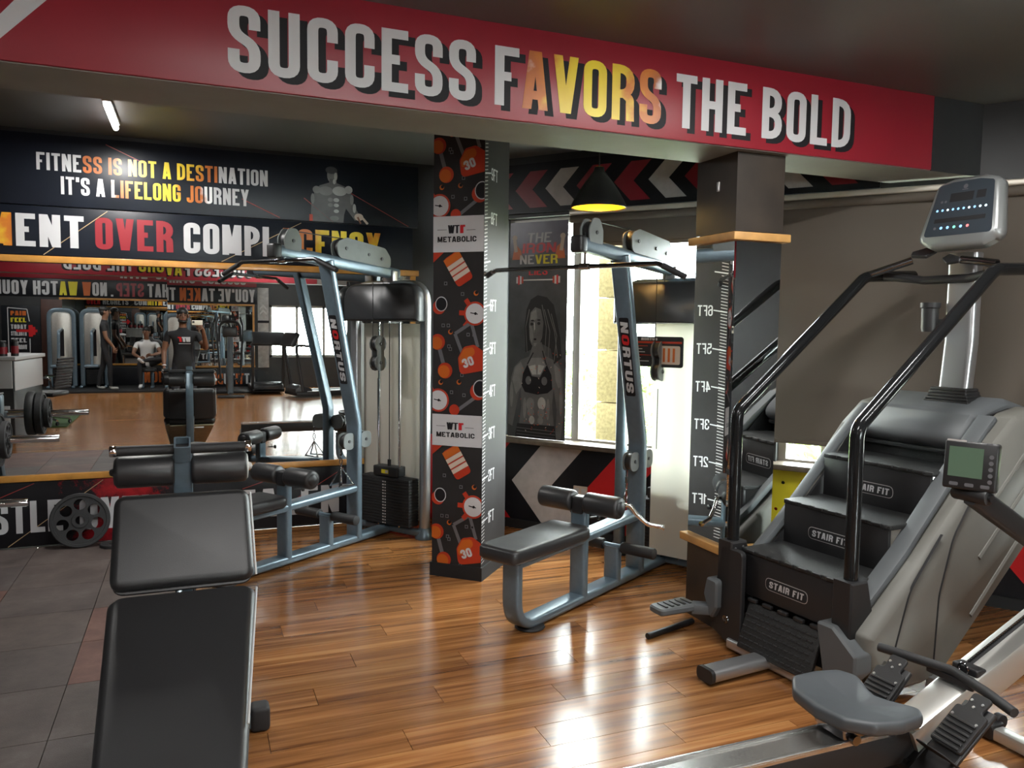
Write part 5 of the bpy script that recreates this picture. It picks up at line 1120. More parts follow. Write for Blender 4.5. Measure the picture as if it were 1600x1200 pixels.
# cross handle, hand pulse grips, mast, console
q = MB(); q.tube(fillet([V(p) for p in ((1.02, .35, 1.905), (1.06, .12, 1.87), (1.06, -.12, 1.87), (1.02, -.35, 1.905))], .08, 5), .022, 12); q.build('cross_handle', M['black'], st)
for s in (-1, 1):
    q = MB(); q.tube([(.92, s*.34, 1.905), (1.02, s*.16, 1.975)] if s > 0 else [(1.0, -.30, 1.93), (1.0, -.12, 1.96)], .020, 12); gr_ = q.build('pulse_grip', M['darkchrome'], st)
    c = V((1.03, .10, 2.0)) if s > 0 else V((.99, -.07, 1.97))
    q = MB(); q.prism(plate_poly([(-.06, -.02), (.02, -.045), (.065, .0), (.02, .045), (-.06, .02)], .012), c, (.3, -s*.95, .1), (.75, .3, .6), .02, bev=.004); q.build('control_pod', M['black'], gr_, sharp=40)
q = MB(); q.sweep([V((1.06, -.08, 1.20)), V((1.10, -.08, 1.55)), V((1.10, -.08, 2.0))], rrect(.155, .075, .028, 4), (1, 0, 0)); ma = q.build('console_mast', M['silver'], st)
q = MB()
for i, w in enumerate((.24, .225, .21, .20, .19)): q.box((1.06, -.08, 1.245+i*.016), (.14-.008*i, w, .018), r=.006)
q.build('mast_boot', M['black'], ma)
q = MB(); q.lathe([(.0, 0), (.036, 0), (.040, .02), (.042, .12), (.048, .125), (.048, .15), (.040, .15), (.038, .02), (.0, .015)], (1.02, .045, 1.60), n=18); q.box((1.06, .0, 1.64), (.03, .10, .05)); q.build('bottle_cage', M['black'], ma)
co_ = empty('console', (1.03, -.115, 2.03)); co_.parent = st; co_.rotation_euler = (0, R(14), 0)
q = MB(); q.prism([(p.x, p.y) for p in fillet([V((-.215, .015)), V((-.13, -.03)), V((.13, -.03)), V((.215, .015)), V((.165, .31)), V((.08, .335)), V((-.08, .335)), V((-.165, .31))], [.05,.08,.08,.05,.05,.06,.06,.05], 5, True)], (0, 0, 0), (0, -1, 0), (0, 0, 1), .085, bev=.022); q.build('console_housing', mat('grey_console_shell', (.20, .21, .21), .3, metal=.3), co_, sharp=45)
pr = Print((-.0855, 0, 0), (0, -1, 0), (0, 0, 1), lift=.0008)
pr.poly([(p.x, p.y) for p in fillet([V((-.175, .03)), V((.175, .03)), V((.14, .295)), V((.07, .31)), V((-.07, .31)), V((-.14, .295))], .02, 4, True)], 'conface', 1)
pr.rect(-.07, .205, .05, .25, 'matte', 2); pr.rect(.065, .21, .11, .25, 'matte', 2); pr.rect(-.13, .10, .13, .122, 'matte', 2)
for i in range(10): pr.circle(-.125+i*.0275, .165, .0062, 'ledw' if i in (2, 6, 8, 9) else 'ledb', 3, 10)
for i, mm in enumerate(('greyprint', 'ledb', 'ledb', 'ledg', 'ledb', 'ledr')): pr.circle(-.12+i*.034, .072, .0075, mm, 3, 10)
for (x, z) in ((-.11, .21), (-.09, .21)): pr.circle(x, z, .007, 'greyprint', 2, 10)
pr.circle(0.0, .28, .012, 'greyprint', 2, 12); pr.rect(-.015, .262, .015, .266, 'greyprint', 2)
pr.build('console_face', co_)
# base frame: stub and cross bar, side pedals, rear feet
q = MB(); q.sweep([V((-.41, .06, .045)), V((.25, .06, .045))], rrect(.10, .06, .026, 4)); bs = q.build('base_stub', M['silver'], st)
q = MB(); q.sweep([V((-.425, .06, .045)), V((-.405, .06, .045))], rrect(.105, .064, .026, 4)); q.build('stub_cap', M['black'], bs)
q = MB(); q.sweep([V((-.045, .30, .04)), V((-.045, -.42, .04))], rrect(.05, .05, .012, 3)); q.build('base_cross_bar', M['silver'], st)
q = MB(); q.sweep(fillet([V((.40, -.52, .035)), V((.95, -.52, .035)), V((1.16, -.50, .10)), V((1.20, -.46, .42))], .15, 6), rrect(.06, .07, .02, 3)); q.sweep([V((.3, .30, .035)), V((1.3, .30, .035))], rrect(.06, .06, .02, 3)); q.box((.42, -.49, .055), (.08, .06, .07)); q.build('base_rear_frame', M['silver'], st)
q = MB(); q.sweep([V((.5, -.30, .045)), V((.5, .30, .045))], rrect(.06, .06, .02, 3)); q.sweep([V((1.22, -.44, .42)), V((1.22, -.40, .78))], rrect(.06, .06, .02, 3)); q.build('rear_strut', M['silver'], st)
q = MB(); pts = plate_poly([(-.14, -.055), (.10, -.07), (.10, .07), (-.14, .055)], .03); q.prism(pts, (-.20, .53, .155), (1, 0, 0), (0, 1, 0), .035, bev=.008); pd = q.build('mounting_pedal', M['hulldark'], st, sharp=40)
for i in range(5): q = MB(); q.box((-.29+i*.038, .53, .193), (.016, .075, .006), r=.002); q.build('pedal_grip', M['black'], pd)
q = MB(); q.sweep([V((-.12, .50, .165)), V((-.04, .42, .17))], rrect(.08, .05, .01, 2)); q.build('pedal_arm', M['hulldark'], pd)
# ------------------------------------------------------------------ rowing machine (local x = towards the flywheel)
ro = empty('rowing_machine', (2.0, 1.88, 0), 0, 'rowing machine with aluminium rail, slate moulded seat and small monitor', 'gym machine')
X = lambda x: x-2.0
q = MB(); q.sweep([V((X(.55), 0, .232)), V((X(2.30), 0, .228))], rrect(.085, .115, .01, 2)); rail = q.build('rail_beam', M['black'], ro)
q = MB(); q.box((X(1.375), 0, .296), (1.65, .124, .010)); q.build('rail_track', M['alum'], rail, sharp=0)
for s in (-1, 1):
    q = MB(); q.sweep([V((X(.55), s*.054, .304)), V((X(2.20), s*.054, .304))], rrect(.016, .008, .003, 2)); q.build('track_lip', M['alum'], rail)
q = MB(); q.box((X(.56), 0, .12), (.05, .05, .22), r=.01); q.box((X(.56), 0, .025), (.07, .46, .05), r=.015); q.build('rear_leg', M['beamwhite'], ro)
# seat: moulded saddle with raised back rim
def seat():
    q = MB(); N = 24; ring = []
    out = [(-.155, -.10), (-.165, .0), (-.155, .10), (-.10, .165), (0.0, .178), (.085, .165), (.125, .12), (.09, .045), (.075, 0), (.09, -.045), (.125, -.12), (.085, -.165), (0, -.178), (-.10, -.165)]
    P = [(p.x, p.y) for p in fillet([V(p) for p in out], .035, 4, True)]; n = len(P)
    def hz(x, y, k): return (.018*(abs(y)/.17)**2 + .012*max(0, -x/.15))*1.0
    vs = []; fs = []
    levels = [(0.80, -.040), (0.97, -.036), (1.0, -.022), (1.0, .0), (.975, .010), (.90, .012), (.6, .004), (.3, -.002)]
    for (sc, z) in levels:
        for (x, y) in P: vs.append((x*sc, y*sc, z+hz(x*sc, y*sc, sc)))
    L = len(levels)
    for i in range(L-1):
        for k in range(n):
            k2 = (k+1) % n; fs.append([i*n+k, i*n+k2, (i+1)*n+k2, (i+1)*n+k])
    fs.append(list(range(n))[::-1]); vs.append((0, 0, -.003)); c = len(vs)-1
    for k in range(n): fs.append([(L-1)*n+k, (L-1)*n+(k+1) % n, c])
    q.add(vs, fs); return q
se = seat().build('seat', M['seatgrey'], ro, sharp=0, subsurf=1); se.data.polygons.foreach_set('use_smooth', [True]*len(se.data.polygons)); se.location = (X(1.985), 0, .392); se.scale = (1.08, 1.08, 1.0)
q = MB(); q.box((0, 0, -.062), (.20, .11, .045), r=.008); 
for s in (-1, 1):
    for x in (-.07, .07): q.cyl((x, s*.058, -.075), (x, s*.076, -.075), .016, 12)
q.build('seat_carriage', M['darkchrome'], se)
# foot stretchers
for s in (-1, 1):
    fo = empty('foot_stretcher', (X(2.24), s*.155, .285)); fo.parent = ro; fo.rotation_euler = (0, R(-42), R(4*s))
    q = MB(); q.box((0, 0, 0), (.30, .115, .018), r=.006); q.build('foot_plate', M['black'], fo)
    q = MB(); q.prism(plate_poly([(-.05, -.058), (.10, -.058), (.10, -.03), (.16, -.035), (.16, .035), (.10, .03), (.10, .058), (-.05, .058)], .014), (0.02, 0, .012), (1, 0, 0), (0, 1, 0), .014, bev=.003); q.build('heel_cup', M['rubber'], fo, sharp=40)
    q = MB()
    for i in range(6): q.box((-.02+i*.018, 0, .030), (.009, .10, .006), r=.002)
    q.build('grip_ribs', M['black'], fo)
    q = MB()
    for (x, y) in ((.15, .02), (.15, -.02), (.13, .0), (.08, .045), (.08, -.045)): q = MB(); q.lathe([(0, .004), (.005, .003), (.005, 0)], (x, y, .026), (0, 0, 1), 8); q.build('peg', M['silver'], fo)
    q = MB(); q.sweep(fillet([V((-.06, -.062, .0)), V((-.07, -.05, .055)), V((-.07, .05, .055)), V((-.06, .062, .0))], .03, 4), rrect(.032, .004, .001, 1), (1, 0, 0)); q.build('foot_strap', M['matte'], fo)
q = MB(); q.box((X(2.26), 0, .22), (.26, .20, .035), r=.01, rot=Matrix.Rotation(R(-30), 3, 'Y')); q.prism([(0, 0), (.22, 0), (.30, .16), (.10, .16)], (X(2.06), .06, .03), (1, 0, 0), (0, 0, 1), .12); q.build('stretcher_frame', M['black'], ro)
# slanted beam with chain channel
q = MB(); q.sweep([V((X(2.20), 0, .225)), V((X(3.05), 0, .612))], rrect(.115, .115, .012, 2)); bm_ = q.build('front_beam', M['beamwhite'], ro)
dr = (V((X(3.05), 0, .612))-V((X(2.20), 0, .225))).normalized(); up_ = V((-dr.z, 0, dr.x))
q = MB(); q.sweep([V((X(2.46), 0.018, .343))+up_*.058, V((X(3.02), .018, .598))+up_*.058], rrect(.026, .006, .002, 1)); q.build('chain_channel', M['matte'], bm_)
q = MB()
for i in range(50):
    p = V((X(2.46), .018, .343))+up_*.064+dr*(.011*i); q.box(p, (.007, .008, .005))
q.build('chain', M['darkchrome'], bm_, sharp=0)
# handle
q = MB(); hp = fillet([V(p) for p in ((X(2.355), .255, .425), (X(2.385), .14, .428), (X(2.42), 0, .43), (X(2.40), -.14, .42), (X(2.375), -.255, .408))], .12, 6)
q.tube(hp, .0165, 12); h_ = q.build('handle', M['rubber'], ro)
q = MB(); q.prism(plate_poly([(-.10, -.012), (.10, -.012), (.05, .055), (-.05, .055)], .012), (X(2.41), 0, .418), (0, -1, 0), (1, 0, 0), -.02, holes=[[(-.05, .005), (-.015, .005), (-.015, .035), (-.04, .035)], [(.05, .005), (.04, .035), (.015, .035), (.015, .005)]]); q.build('handle_bridge', M['black'], h_, sharp=30)
q = MB(); q.tube([(X(2.47), 0.018*math.cos(a), .432+.018*math.sin(a)) for a in [k*math.pi/5 for k in range(10)]], .004, 6, closed=True); q.build('chain_ring', M['darkchrome'], h_)
q = MB(); q.box((X(2.50), -.0, .425), (.05, .10, .03), r=.008); q.build('handle_hook', M['black'], bm_)
# flywheel housing, front legs
q = MB(); q.lathe([(.0, -.085), (.24, -.085), (.275, -.06), (.28, 0), (.275, .06), (.24, .085), (.0, .085)], (X(3.28), 0, .62), (0, 1, 0), 36); fl = q.build('flywheel_cage', M['black'], ro)
q = MB()
for r_ in (.08, .13, .18, .23): q.tube([(X(3.28)+r_*math.cos(a), -.088, .62+r_*math.sin(a)) for a in [k*math.pi/16 for k in range(32)]], .004, 5, closed=True)
q.build('cage_rings', M['darkchrome'], fl)
q = MB(); q.sweep([V((X(2.96), 0, .50)), V((X(2.90), -.0, .055))], rrect(.06, .03, .008, 2), (0, 1, 0)); q.sweep([V((X(2.90), .19, .035)), V((X(2.90), -.19, .035))], rrect(.06, .05, .012, 2)); fl_ = q.build('front_leg', M['beamwhite'], ro)
for s in (-1, 1):
    q = MB(); q.box((X(2.90), s*.20, .04), (.075, .08, .065), r=.012); q.build('foot_cap', M['black'], fl_)
    q = MB(); q.cyl((X(2.94), s*.19-.015, .065), (X(2.94), s*.19+.015, .065), .03, 16, bev=.004); q.build('caster', M['rubber'], fl_)
# monitor on its arm
mo = empty('monitor_arm', (X(3.09), 0, .50)); mo.parent = ro
q = MB(); q.sweep(fillet([V((.0, 0, 0)), V((-.16, 0, .28)), V((-.62, 0, .545))], .12, 6), rrect(.075, .045, .012, 3), (0, 1, 0)); q.build('arm', M['black'], mo)
q = MB(); q.cyl((-.625, -.065, .545), (-.625, .065, .545), .026, 14, bev=.004); q.cyl((-.625, -.075, .545), (-.625, -.064, .545), .012, 10); q.build('hinge', M['black'], mo)
mn = empty('monitor', (X(2.455), 0, 1.135)); mn.parent = ro; mn.rotation_euler = (0, R(6), R(22))
q = MB(); q.box((0, 0, 0.01), (.04, .165, .165), r=.008); q.build('monitor_case', M['black'], mn)
pr = Print((-.0205, 0, .012), (0, -1, 0), (0, 0, 1), lift=.0008)
pr.rect(-.066, -.042, .040, .060, 'lcd', 1)
for i in range(5): pr.circle(.064, .035-i*.021, .0075, 'greyprint', 1, 10)
for i in range(3): pr.poly([(x-.045+i*.048, z) for x, z in rrect(.028, .012, .004, 2)] and [(-.045+i*.048+x, -.067+z) for x, z in rrect(.028, .012, .004, 2)], 'greyprint', 1)
pr.rect(-.075, .078, -.015, .084, 'offwhite', 1); pr.rect(.045, .076, .065, .080, 'greyprint', 1); pr.build('monitor_face', mn)
# ------------------------------------------------------------------ plates, weight tree, boxes
def weight_plate(name, r, th, label, loc, rot, cat='weight plate', holes=True, group=None, m='rubber'):
    root = empty(name, loc, 0, label, cat, group); root.rotation_euler = rot
    hs = [circ(max(r*.155, .0355) if group else r*.155, 16)]+([circ(r*.205, 16, r*.58*math.cos(R(90+k*360/7)), r*.58*math.sin(R(90+k*360/7))) for k in range(7)] if holes else [])
    q = MB(); q.prism(circ(r*.97, 48), (0, 0, -th*.35), (1, 0, 0), (0, 1, 0), th*.7, holes=hs); q.build('disc', M[m], root, sharp=40)
    q = MB(); N = 48; pr_ = [(r*.86, -th*.35), (r*.88, -th*.5), (r*.97, -th*.5), (r, -th*.38), (r, th*.38), (r*.97, th*.5), (r*.88, th*.5), (r*.86, th*.35)]
    q.lathe(pr_, n=N); rm = q.build('rim', M[m], root)
    bm = bmesh.new(); bm.from_mesh(rm.data); bmesh.ops.delete(bm, geom=[f for f in bm.faces if len(f.verts) > 4], context='FACES'); bm.to_mesh(rm.data); bm.free()
    q = MB()
    r0_ = max(r*.16, .036) if group else r*.16; q.lathe([(r0_, -th*.5), (r*.27, -th*.5), (r*.29, -th*.35)], n=24); q.lathe([(r0_, th*.5), (r*.27, th*.5), (r*.29, th*.35)], n=24); hb = q.build('hub', M[m], root)
    bm = bmesh.new(); bm.from_mesh(hb.data); bmesh.ops.delete(bm, geom=[f for f in bm.faces if len(f.verts) > 4], context='FACES'); bm.to_mesh(hb.data); bm.free()
    return root
weight_plate('weight_plate', .192, .042, 'large black seven-hole weight plate leaning on the hustle banner', (-.765, 6.235, .190), (R(79), 0, R(4)))
weight_plate('weight_plate', .085, .022, 'small black weight plate lying flat on the rubber tiles', (-.555, 6.17, .014), (0, 0, 0), holes=False)
# weight tree standing left of the frame; pegs point right
wt = empty('weight_tree', (-1.42, 5.62, 0), 0, 'steel-blue weight tree with chrome pegs beside the mirror', 'weight rack')
q = MB(); q.box((0, 0, .86), (.13, .15, .34), r=.02); tp = q.build('head_box', M['blue'], wt); q = MB(); q.box((0, 0, 1.033), (.125, .145, .012), r=.004); q.build('head_cap', M['black'], tp)
for s in (-1, 1):
    q = MB(); q.sweep([V((0, s*.02, .75)), V((0, s*.36, .03))], rrect(.10, .05, .012, 2), (1, 0, 0)); q.build('leg', M['blue'], wt)
    q = MB(); q.box((0, s*.37, .02), (.16, .10, .04), r=.012); q.build('rubber_foot', M['rubber'], wt)
q = MB(); q.box((0, 0, .30), (.06, .46, .06), r=.01); q.build('cross_brace', M['blue'], wt)
PEGS = [(0, -.07, .872, .64), (0, .28, .41, .40)]
for (x, y, z, L) in PEGS:
    q = MB(); q.cyl((x, y, z), (x+L, y, z), .0245, 18, bev=.004); q.cyl((x+.0, y, z), (x+.20, y, z), .034, 14); q.build('peg', M['chrome'], wt)
for i, (xx, r_, th) in enumerate(((.245, .170, .055), (.305, .165, .05), (.352, .115, .036))):
    weight_plate('weight_plate', r_, th, ('thick black weight plate hung first on the upper peg', 'black weight plate hung second on the upper peg', 'smaller black weight plate outermost on the upper peg')[i], (-1.42+xx, 5.55, .872), (0, R(90), 0), holes=(i == 2), group='plates on the weight tree')
# cardboard box behind the column
cb_ = empty('cardboard_box', (1.93, 5.62, 0), R(20), 'beige cardboard box with black arrow marks behind the printed column', 'box')
q = MB(); q.box((0, 0, .17), (.34, .34, .34), r=.004); q.build('carton', M['crate'], cb_)
q = MB(); q.box((0, 0, .342), (.05, .345, .003)); q.build('tape', M['cream'], cb_)
pr = Print((-.17, -.1715, 0), (1, 0, 0), (0, 0, 1)); pr.text('FIT', .05, .06, .07, 'shadow', 1, rot=0); pr.line((.06, .20), (.14, .27), .008, 'shadow', 1); pr.line((.14, .27), (.20, .19), .008, 'shadow', 1); pr.build('box_print', cb_)
# red pad leaning on the wall behind the column
q = MB(); q.box((0, 0, .35), (.40, .03, .70), r=.008); rp_ = q.build('red_board', M['redbright']); rp_.location = (1.66, 6.24, 0); rp_.rotation_euler = (R(-3), 0, 0); tag(rp_, 'red board leaning against the black wall beside the mirror', 'board')
# steel rod lying on the floor by the column
rd = empty('steel_bar', (2.15, 3.40, .016), 0, 'short black steel bar lying on the wooden floor by the mirrored column', 'bar')
q = MB(); q.tube([(0, 0, 0), (.34, .10, 0)], .016, 12); q.build('rod', M['black'], rd); q = MB(); q.cyl((-.004, -.001, 0), (.01, .003, 0), .0165, 12); q.build('end_cap', M['rubber'], rd)
# ------------------------------------------------------------------ the rest of the gym, seen in the mirror
pf = MB(); pf.box((-1.4, -7.0, .02), (5.5, 1.55, .04)); tag(pf.build('rubber_platform', M['matte'], sharp=0), kind='structure')
def treadmill(loc, rz, label):
    t = empty('treadmill', loc, rz, label, 'treadmill', 'treadmills by the far window')
    q = MB(); q.box((0, 0, .09), (1.7, .70, .08), r=.02); d = q.build('deck', M['black'], t); q = MB(); q.box((-.1, 0, .133), (1.35, .5, .006)); q.build('belt', M['rubber'], d, sharp=0)
    for s in (-1, 1): q = MB(); q.box((-.1, s*.30, .14), (1.4, .07, .02), r=.005); q.build('side_rail', M['silver'], d)
    q = MB(); q.prism([(.45, .08), (.85, .08), (.85, .20), (.72, .28), (.5, .2)], (0, .32, 0), (1, 0, 0), (0, 0, 1), .64, bev=.02); q.build('motor_hood', M['shroud'], t, sharp=45)
    for s in (-1, 1): q = MB(); q.sweep(fillet([V((.70, s*.33, .15)), V((.86, s*.33, 1.15)), V((.45, s*.33, 1.10))], .1, 5), rrect(.05, .07, .02, 3), (0, 1, 0)); q.build('handrail', M['shroud'], t)
    q = MB(); q.box((.86, 0, 1.25), (.10, .70, .32), r=.03, rot=Matrix.Rotation(R(-25), 3, 'Y')); c = q.build('console', M['shroud'], t); q = MB(); q.box((.80, 0, 1.27), (.02, .4, .2), rot=Matrix.Rotation(R(-25), 3, 'Y')); q.build('screen', M['conface'], c, sharp=0)
    return t
treadmill((2.75, -5.2, 0), R(165), 'black treadmill standing nearest the far window')
treadmill((1.55, -6.7, .0), R(90), 'black treadmill facing the far mirror')
def crosstrainer(loc, rz):
    t = empty('cross_trainer', loc, rz, 'black cross trainer with tall handles and blue-grey mast', 'gym machine')
    q = MB(); q.sweep([V((-.6, 0, .06)), V((.6, 0, .06))], rrect(.08, .08, .02, 3)); q.box((.62, 0, .035), (.08, .55, .06), r=.02); q.box((-.62, 0, .035), (.08, .55, .06), r=.02); q.build('base', M['shroud'], t)
    q = MB(); q.sweep([V((.35, 0, .08)), V((.45, 0, 1.3))], rrect(.11, .12, .03, 3), (0, 1, 0)); q.build('mast', M['blue'], t)
    q = MB(); q.lathe([(0, -.06), (.26, -.06), (.29, -.03), (.29, .03), (.26, .06), (0, .06)], (-.35, 0, .38), (0, 1, 0), 28); q.build('drive_housing', M['shroud'], t)
    for s in (-1, 1):
        q = MB(); q.tube(fillet([V((.42, s*.20, .45)), V((.40, s*.25, 1.15)), V((.25, s*.27, 1.55)), V((.25, s*.22, 1.72))], .15, 5), .022, 10); q.build('swing_arm', M['black'], t)
        q = MB(); q.tube([(.42, s*.20, .45), (-.45, s*.18, .28)], .025, 8); q.box((-.25, s*.18, .34), (.34, .13, .03), r=.01); q.build('pedal', M['black'], t)
    q = MB(); q.tube(fillet([V((.42, -.22, 1.2)), V((.40, -.20, 1.62)), V((.40, .20, 1.62)), V((.42, .22, 1.2))], .15, 6), .03, 10); q.build('handle_hoop', M['black'], t)
    q = MB(); q.box((.45, 0, 1.40), (.06, .30, .22), r=.03); q.build('console', M['shroud'], t)
crosstrainer((.72, -5.7, 0), R(90))
def tower(loc, rz, label):
    t = empty('cable_tower', loc, rz, label, 'gym machine', 'weight towers at the far wall')
    q = MB(); sw2(q, fillet([V(p) for p in ((0, -.24, .02), (0, -.24, 1.72), (0, .24, 1.72), (0, .24, .02))], .16, 7), .08, .10); q.build('frame', M['blue'], t)
    q = MB(); q.prism(shroud_poly(.20, .45, 1.68, .13), (-.06, 0, 0), (0, 1, 0), (0, 0, 1), .12, bev=.02); fr = q.build('front_cover', M['steelsheet'], t, sharp=45)
    pr = Print((.0615, .0, 1.25), (0, 0, -1), (0, -1, 0)) if False else Print((.0612, 0, 0), (0, 1, 0), (0, 0, 1)); pr.rect(-.05, .7, .05, 1.3, 'shadow', 1); pr.build('cover_label', fr)
    q = MB()
    for i in range(10): q.box((0, 0, .08+i*.033), (.10, .34, .03))
    q.build('weight_stack', M['matte'], t, sharp=0)
    for s in (-1, 1): q = MB(); q.box((.15, s*.24, .03), (.5, .07, .05), r=.015); q.build('foot', M['blue'], t)
    q = MB(); q.sweep(fillet([V((.05, 0, 1.3)), V((.45, 0, 1.25)), V((.55, 0, .5))], .1, 5), rrect(.06, .06, .015, 3), (0, 1, 0)); q.box((.5, 0, .5), (.34, .30, .07), r=.025); q.build('arm_and_seat', M['blue'], t)
tower((-2.72, -7.45, .04), R(90), 'silver-fronted blue weight tower against the far door'); tower((-2.08, -7.45, .04), R(90), 'silver-fronted blue weight tower beside the far mirror')
tower((-.35, -7.2, .04), R(90), 'silver-fronted blue weight tower behind the seated person')
# door and stretch of dark wall
dr_ = empty('door_1', (-2.95, YF, 0)); dr_['kind'] = 'structure'
q = MB(); q.box((0, .02, 1.0), (.42, .03, 2.0), r=.004); q.build('door_leaf', M['doorbrown'], dr_); q = MB(); q.cyl((.14, .035, 1.0), (.14, .08, 1.0), .012, 10); q.lathe([(0, 0), (.024, .004), (.024, .02), (0, .03)], (.14, .08, 1.0), (0, 1, 0), 12); q.build('door_handle', M['chrome'], dr_)
# neon style sign, counter with bottles, office chair
ns, = [empty('motivation_sign', (-3.55, YF, .7), 0, 'black sign with white outlined dumbbell and words PAIN FEEL TODAY', 'sign')]
q = MB(); q.box((0, .012, .55), (.75, .02, 1.2), r=.004); q.build('board', M['vinylblack'], ns)
pr = Print((0, .0235, 0), (-1, 0, 0), (0, 0, 1)); pr.ux = V((1, 0, 0))
for a, b in (((-.25, 1.10), (.12, 1.07)), ((.12, 1.07), (.16, .80)), ((.16, .42), (.16, .10)), ((.16, .10), (-.25, .10)), ((-.25, .10), (-.25, 1.10))): pr.line(a, b, .018, 'white', 1)
for i, (t_, mm) in enumerate((('PAIN', 'orange'), ('FEEL', 'yellow'), ('TODAY', 'white'), ('STRENGTH', 'white'), ('FEEL', 'white'), ('TOMORROW', 'white'))): pr.text(t_, -.20, .93-i*.15, .10, mm, 2, width=.30, t=.2)
pr.rect(-.10, .56, .18, .62, 'redbright', 3); pr.rect(.14, .46, .22, .72, 'redbright', 3); pr.rect(.22, .50, .27, .68, 'redbright', 3); pr.rect(.27, .56, .31, .62, 'redbright', 3); pr.build('sign_print', ns)
ct = empty('reception_counter', (-2.45, .1, 0), R(8), 'white and black reception counter with a printed front', 'counter')
q = MB(); q.box((0, 0, .52), (.70, 1.1, 1.04), r=.006); bo = q.build('counter_body', M['wallblack'], ct); q = MB(); q.box((0, 0, 1.07), (.78, 1.18, .05), r=.008); q.build('counter_top', M['whitepanel'], ct)
q = MB(); q.box((.358, 0, .84), (.012, 1.08, .38), r=.003); q.build('upper_panel', M['whitepanel'], bo); q = MB(); q.box((.0, .556, .86), (.68, .012, .36), r=.003); q.build('upper_panel', M['whitepanel'], bo)
q = MB(); q.box((.0, .556, .34), (.60, .012, .22), r=.003); q.build('front_sign', M['whitepanel'], bo)
for i, (x, y, r_, h) in enumerate(((-.05, .38, .07, .24), (.12, .42, .06, .20), (.25, .35, .045, .22), (-.22, .40, .07, .26))):
    b_ = empty('supplement_bottle', (-2.45+x, .1+y, 1.095), 0, ('wide dark supplement tub with red label on the reception counter', 'short dark supplement tub with red label', 'slim dark supplement tub with red label', 'tallest dark supplement tub on the reception counter')[i], 'bottle', 'tubs on the counter')
    q = MB(); q.lathe([(0, 0), (r_, .0), (r_, h*.75), (r_*.8, h*.85)], n=18); q.build('tub', M['black'], b_); q = MB(); q.cyl((0, 0, h*.85), (0, 0, h), r_*.82, 18, bev=.004); q.build('lid', M['shroud'], b_); q = MB(); q.lathe([(r_+.001, h*.15), (r_+.001, h*.6)], n=18); q.build('label', M['darkred'], b_)
gm = MB(); gm.box((-2.30, -1.45, .008), (1.1, 1.85, .016)); o_ = gm.build('turf_mat', M['turf'], sharp=0); tag(o_, 'green artificial turf mat on the wooden floor', 'mat')
oc = empty('office_chair', (-2.05, -.85, .016), R(200), 'black mesh-back office chair on the turf mat', 'chair')
q = MB(); q.box((0, 0, .46), (.46, .46, .07), r=.03); q.build('seat', M['black'], oc)
q = MB()
for i in range(11): q.box((-.24-.006*i, 0, .56+i*.042), (.02, .46, .036), r=.006)
q.build('backrest', M['rubber'], oc, sharp=40)
for s in (-1, 1): q = MB(); q.tube(fillet([V((-.22, s*.26, .56)), V((-.2, s*.27, .72)), V((.15, s*.27, .70))], .05, 4), .016, 8); q.build('armrest', M['chrome'], oc)
q = MB(); q.cyl((0, 0, .12), (0, 0, .43), .025, 12); q.build('gas_lift', M['chrome'], oc)
for k in range(5):
    a = k*2*math.pi/5; q = MB(); q.tube([(0, 0, .12), (.30*math.cos(a), .30*math.sin(a), .07)], .018, 8); lg = q.build('leg', M['chrome'], oc); q = MB(); q.cyl((.30*math.cos(a)-.012, .30*math.sin(a), .03), (.30*math.cos(a)+.012, .30*math.sin(a), .03), .03, 12); q.build('caster', M['black'], lg)
bs_ = empty('flat_bench', (-.98, -7.05, .04), 0, 'low steel-blue bench under the seated person', 'bench')
q = MB(); q.box((0, 0, .40), (.36, .50, .07), r=.025); q.build('seat_pad', M['vinyl'], bs_)
for x in (-.1, .1): q = MB(); q.box((x, 0, .19), (.06, .07, .36), r=.012); q.box((x, 0, .02), (.07, .40, .04), r=.01); q.build('leg', M['blue'], bs_)
# ------------------------------------------------------------------ people (seen in the mirror)
def skin_mesh(name, joints, bones, root):
    """joints: name -> (pos, radius[, radius2]); bones: (a, b). returns mesh of one continuous skinned body"""
    names = list(joints); idx = {n: i for i, n in enumerate(names)}
    me = bpy.data.meshes.new(name+'_skeleton'); me.from_pydata([joints[n][0] for n in names], [(idx[a], idx[b]) for a, b in bones], [])
    ob = bpy.data.objects.new(name+'_skeleton', me); COL.objects.link(ob)
    ob.modifiers.new('skin', 'SKIN').use_smooth_shade = True
    sv = me.skin_vertices[0].data
    for n in names:
        r = joints[n][1:]; sv[idx[n]].radius = (r[0], r[1] if len(r) > 1 else r[0]); sv[idx[n]].use_root = (n == root)
    md = ob.modifiers.new('sub', 'SUBSURF'); md.levels = 2; md.render_levels = 2
    dg = bpy.context.evaluated_depsgraph_get(); ev = ob.evaluated_get(dg); out = bpy.data.meshes.new_from_object(ev)
    bpy.data.objects.remove(ob); out.name = name
    return out
def person(loc, rz, label, J, B, zones, mats, hair='hair', beard=False, extra=None):
    root = empty('person', loc, rz, label, 'person')
    me = skin_mesh('body', J, B, 'pelvis')
    for m in mats: me.materials.append(M[m])
    segs = [(V(J[a][0]), V(J[b][0]), zones.get((a, b), zones.get(b, 0)), J[a][1], J[b][1]) for a, b in B]
    for p in me.polygons:
        c = p.center; best = None
        for a, b, z, ra, rb in segs:
            d = b-a; t = max(0, min(1, (c-a).dot(d)/max(1e-9, d.length_squared))); dist = (c-(a+d*t)).length-(ra*(1-t)+rb*t)*.9
            if best is None or dist < best[0]: best = (dist, z)
        p.material_index = best[1]; p.use_smooth = True
    body = link(bpy.data.objects.new('body', me), root)
    # face and hair on the head
    h = V(J['head'][0]); f = V(J['face_dir']) if 'face_dir' in J else V((0, 1, 0))
    return root, body
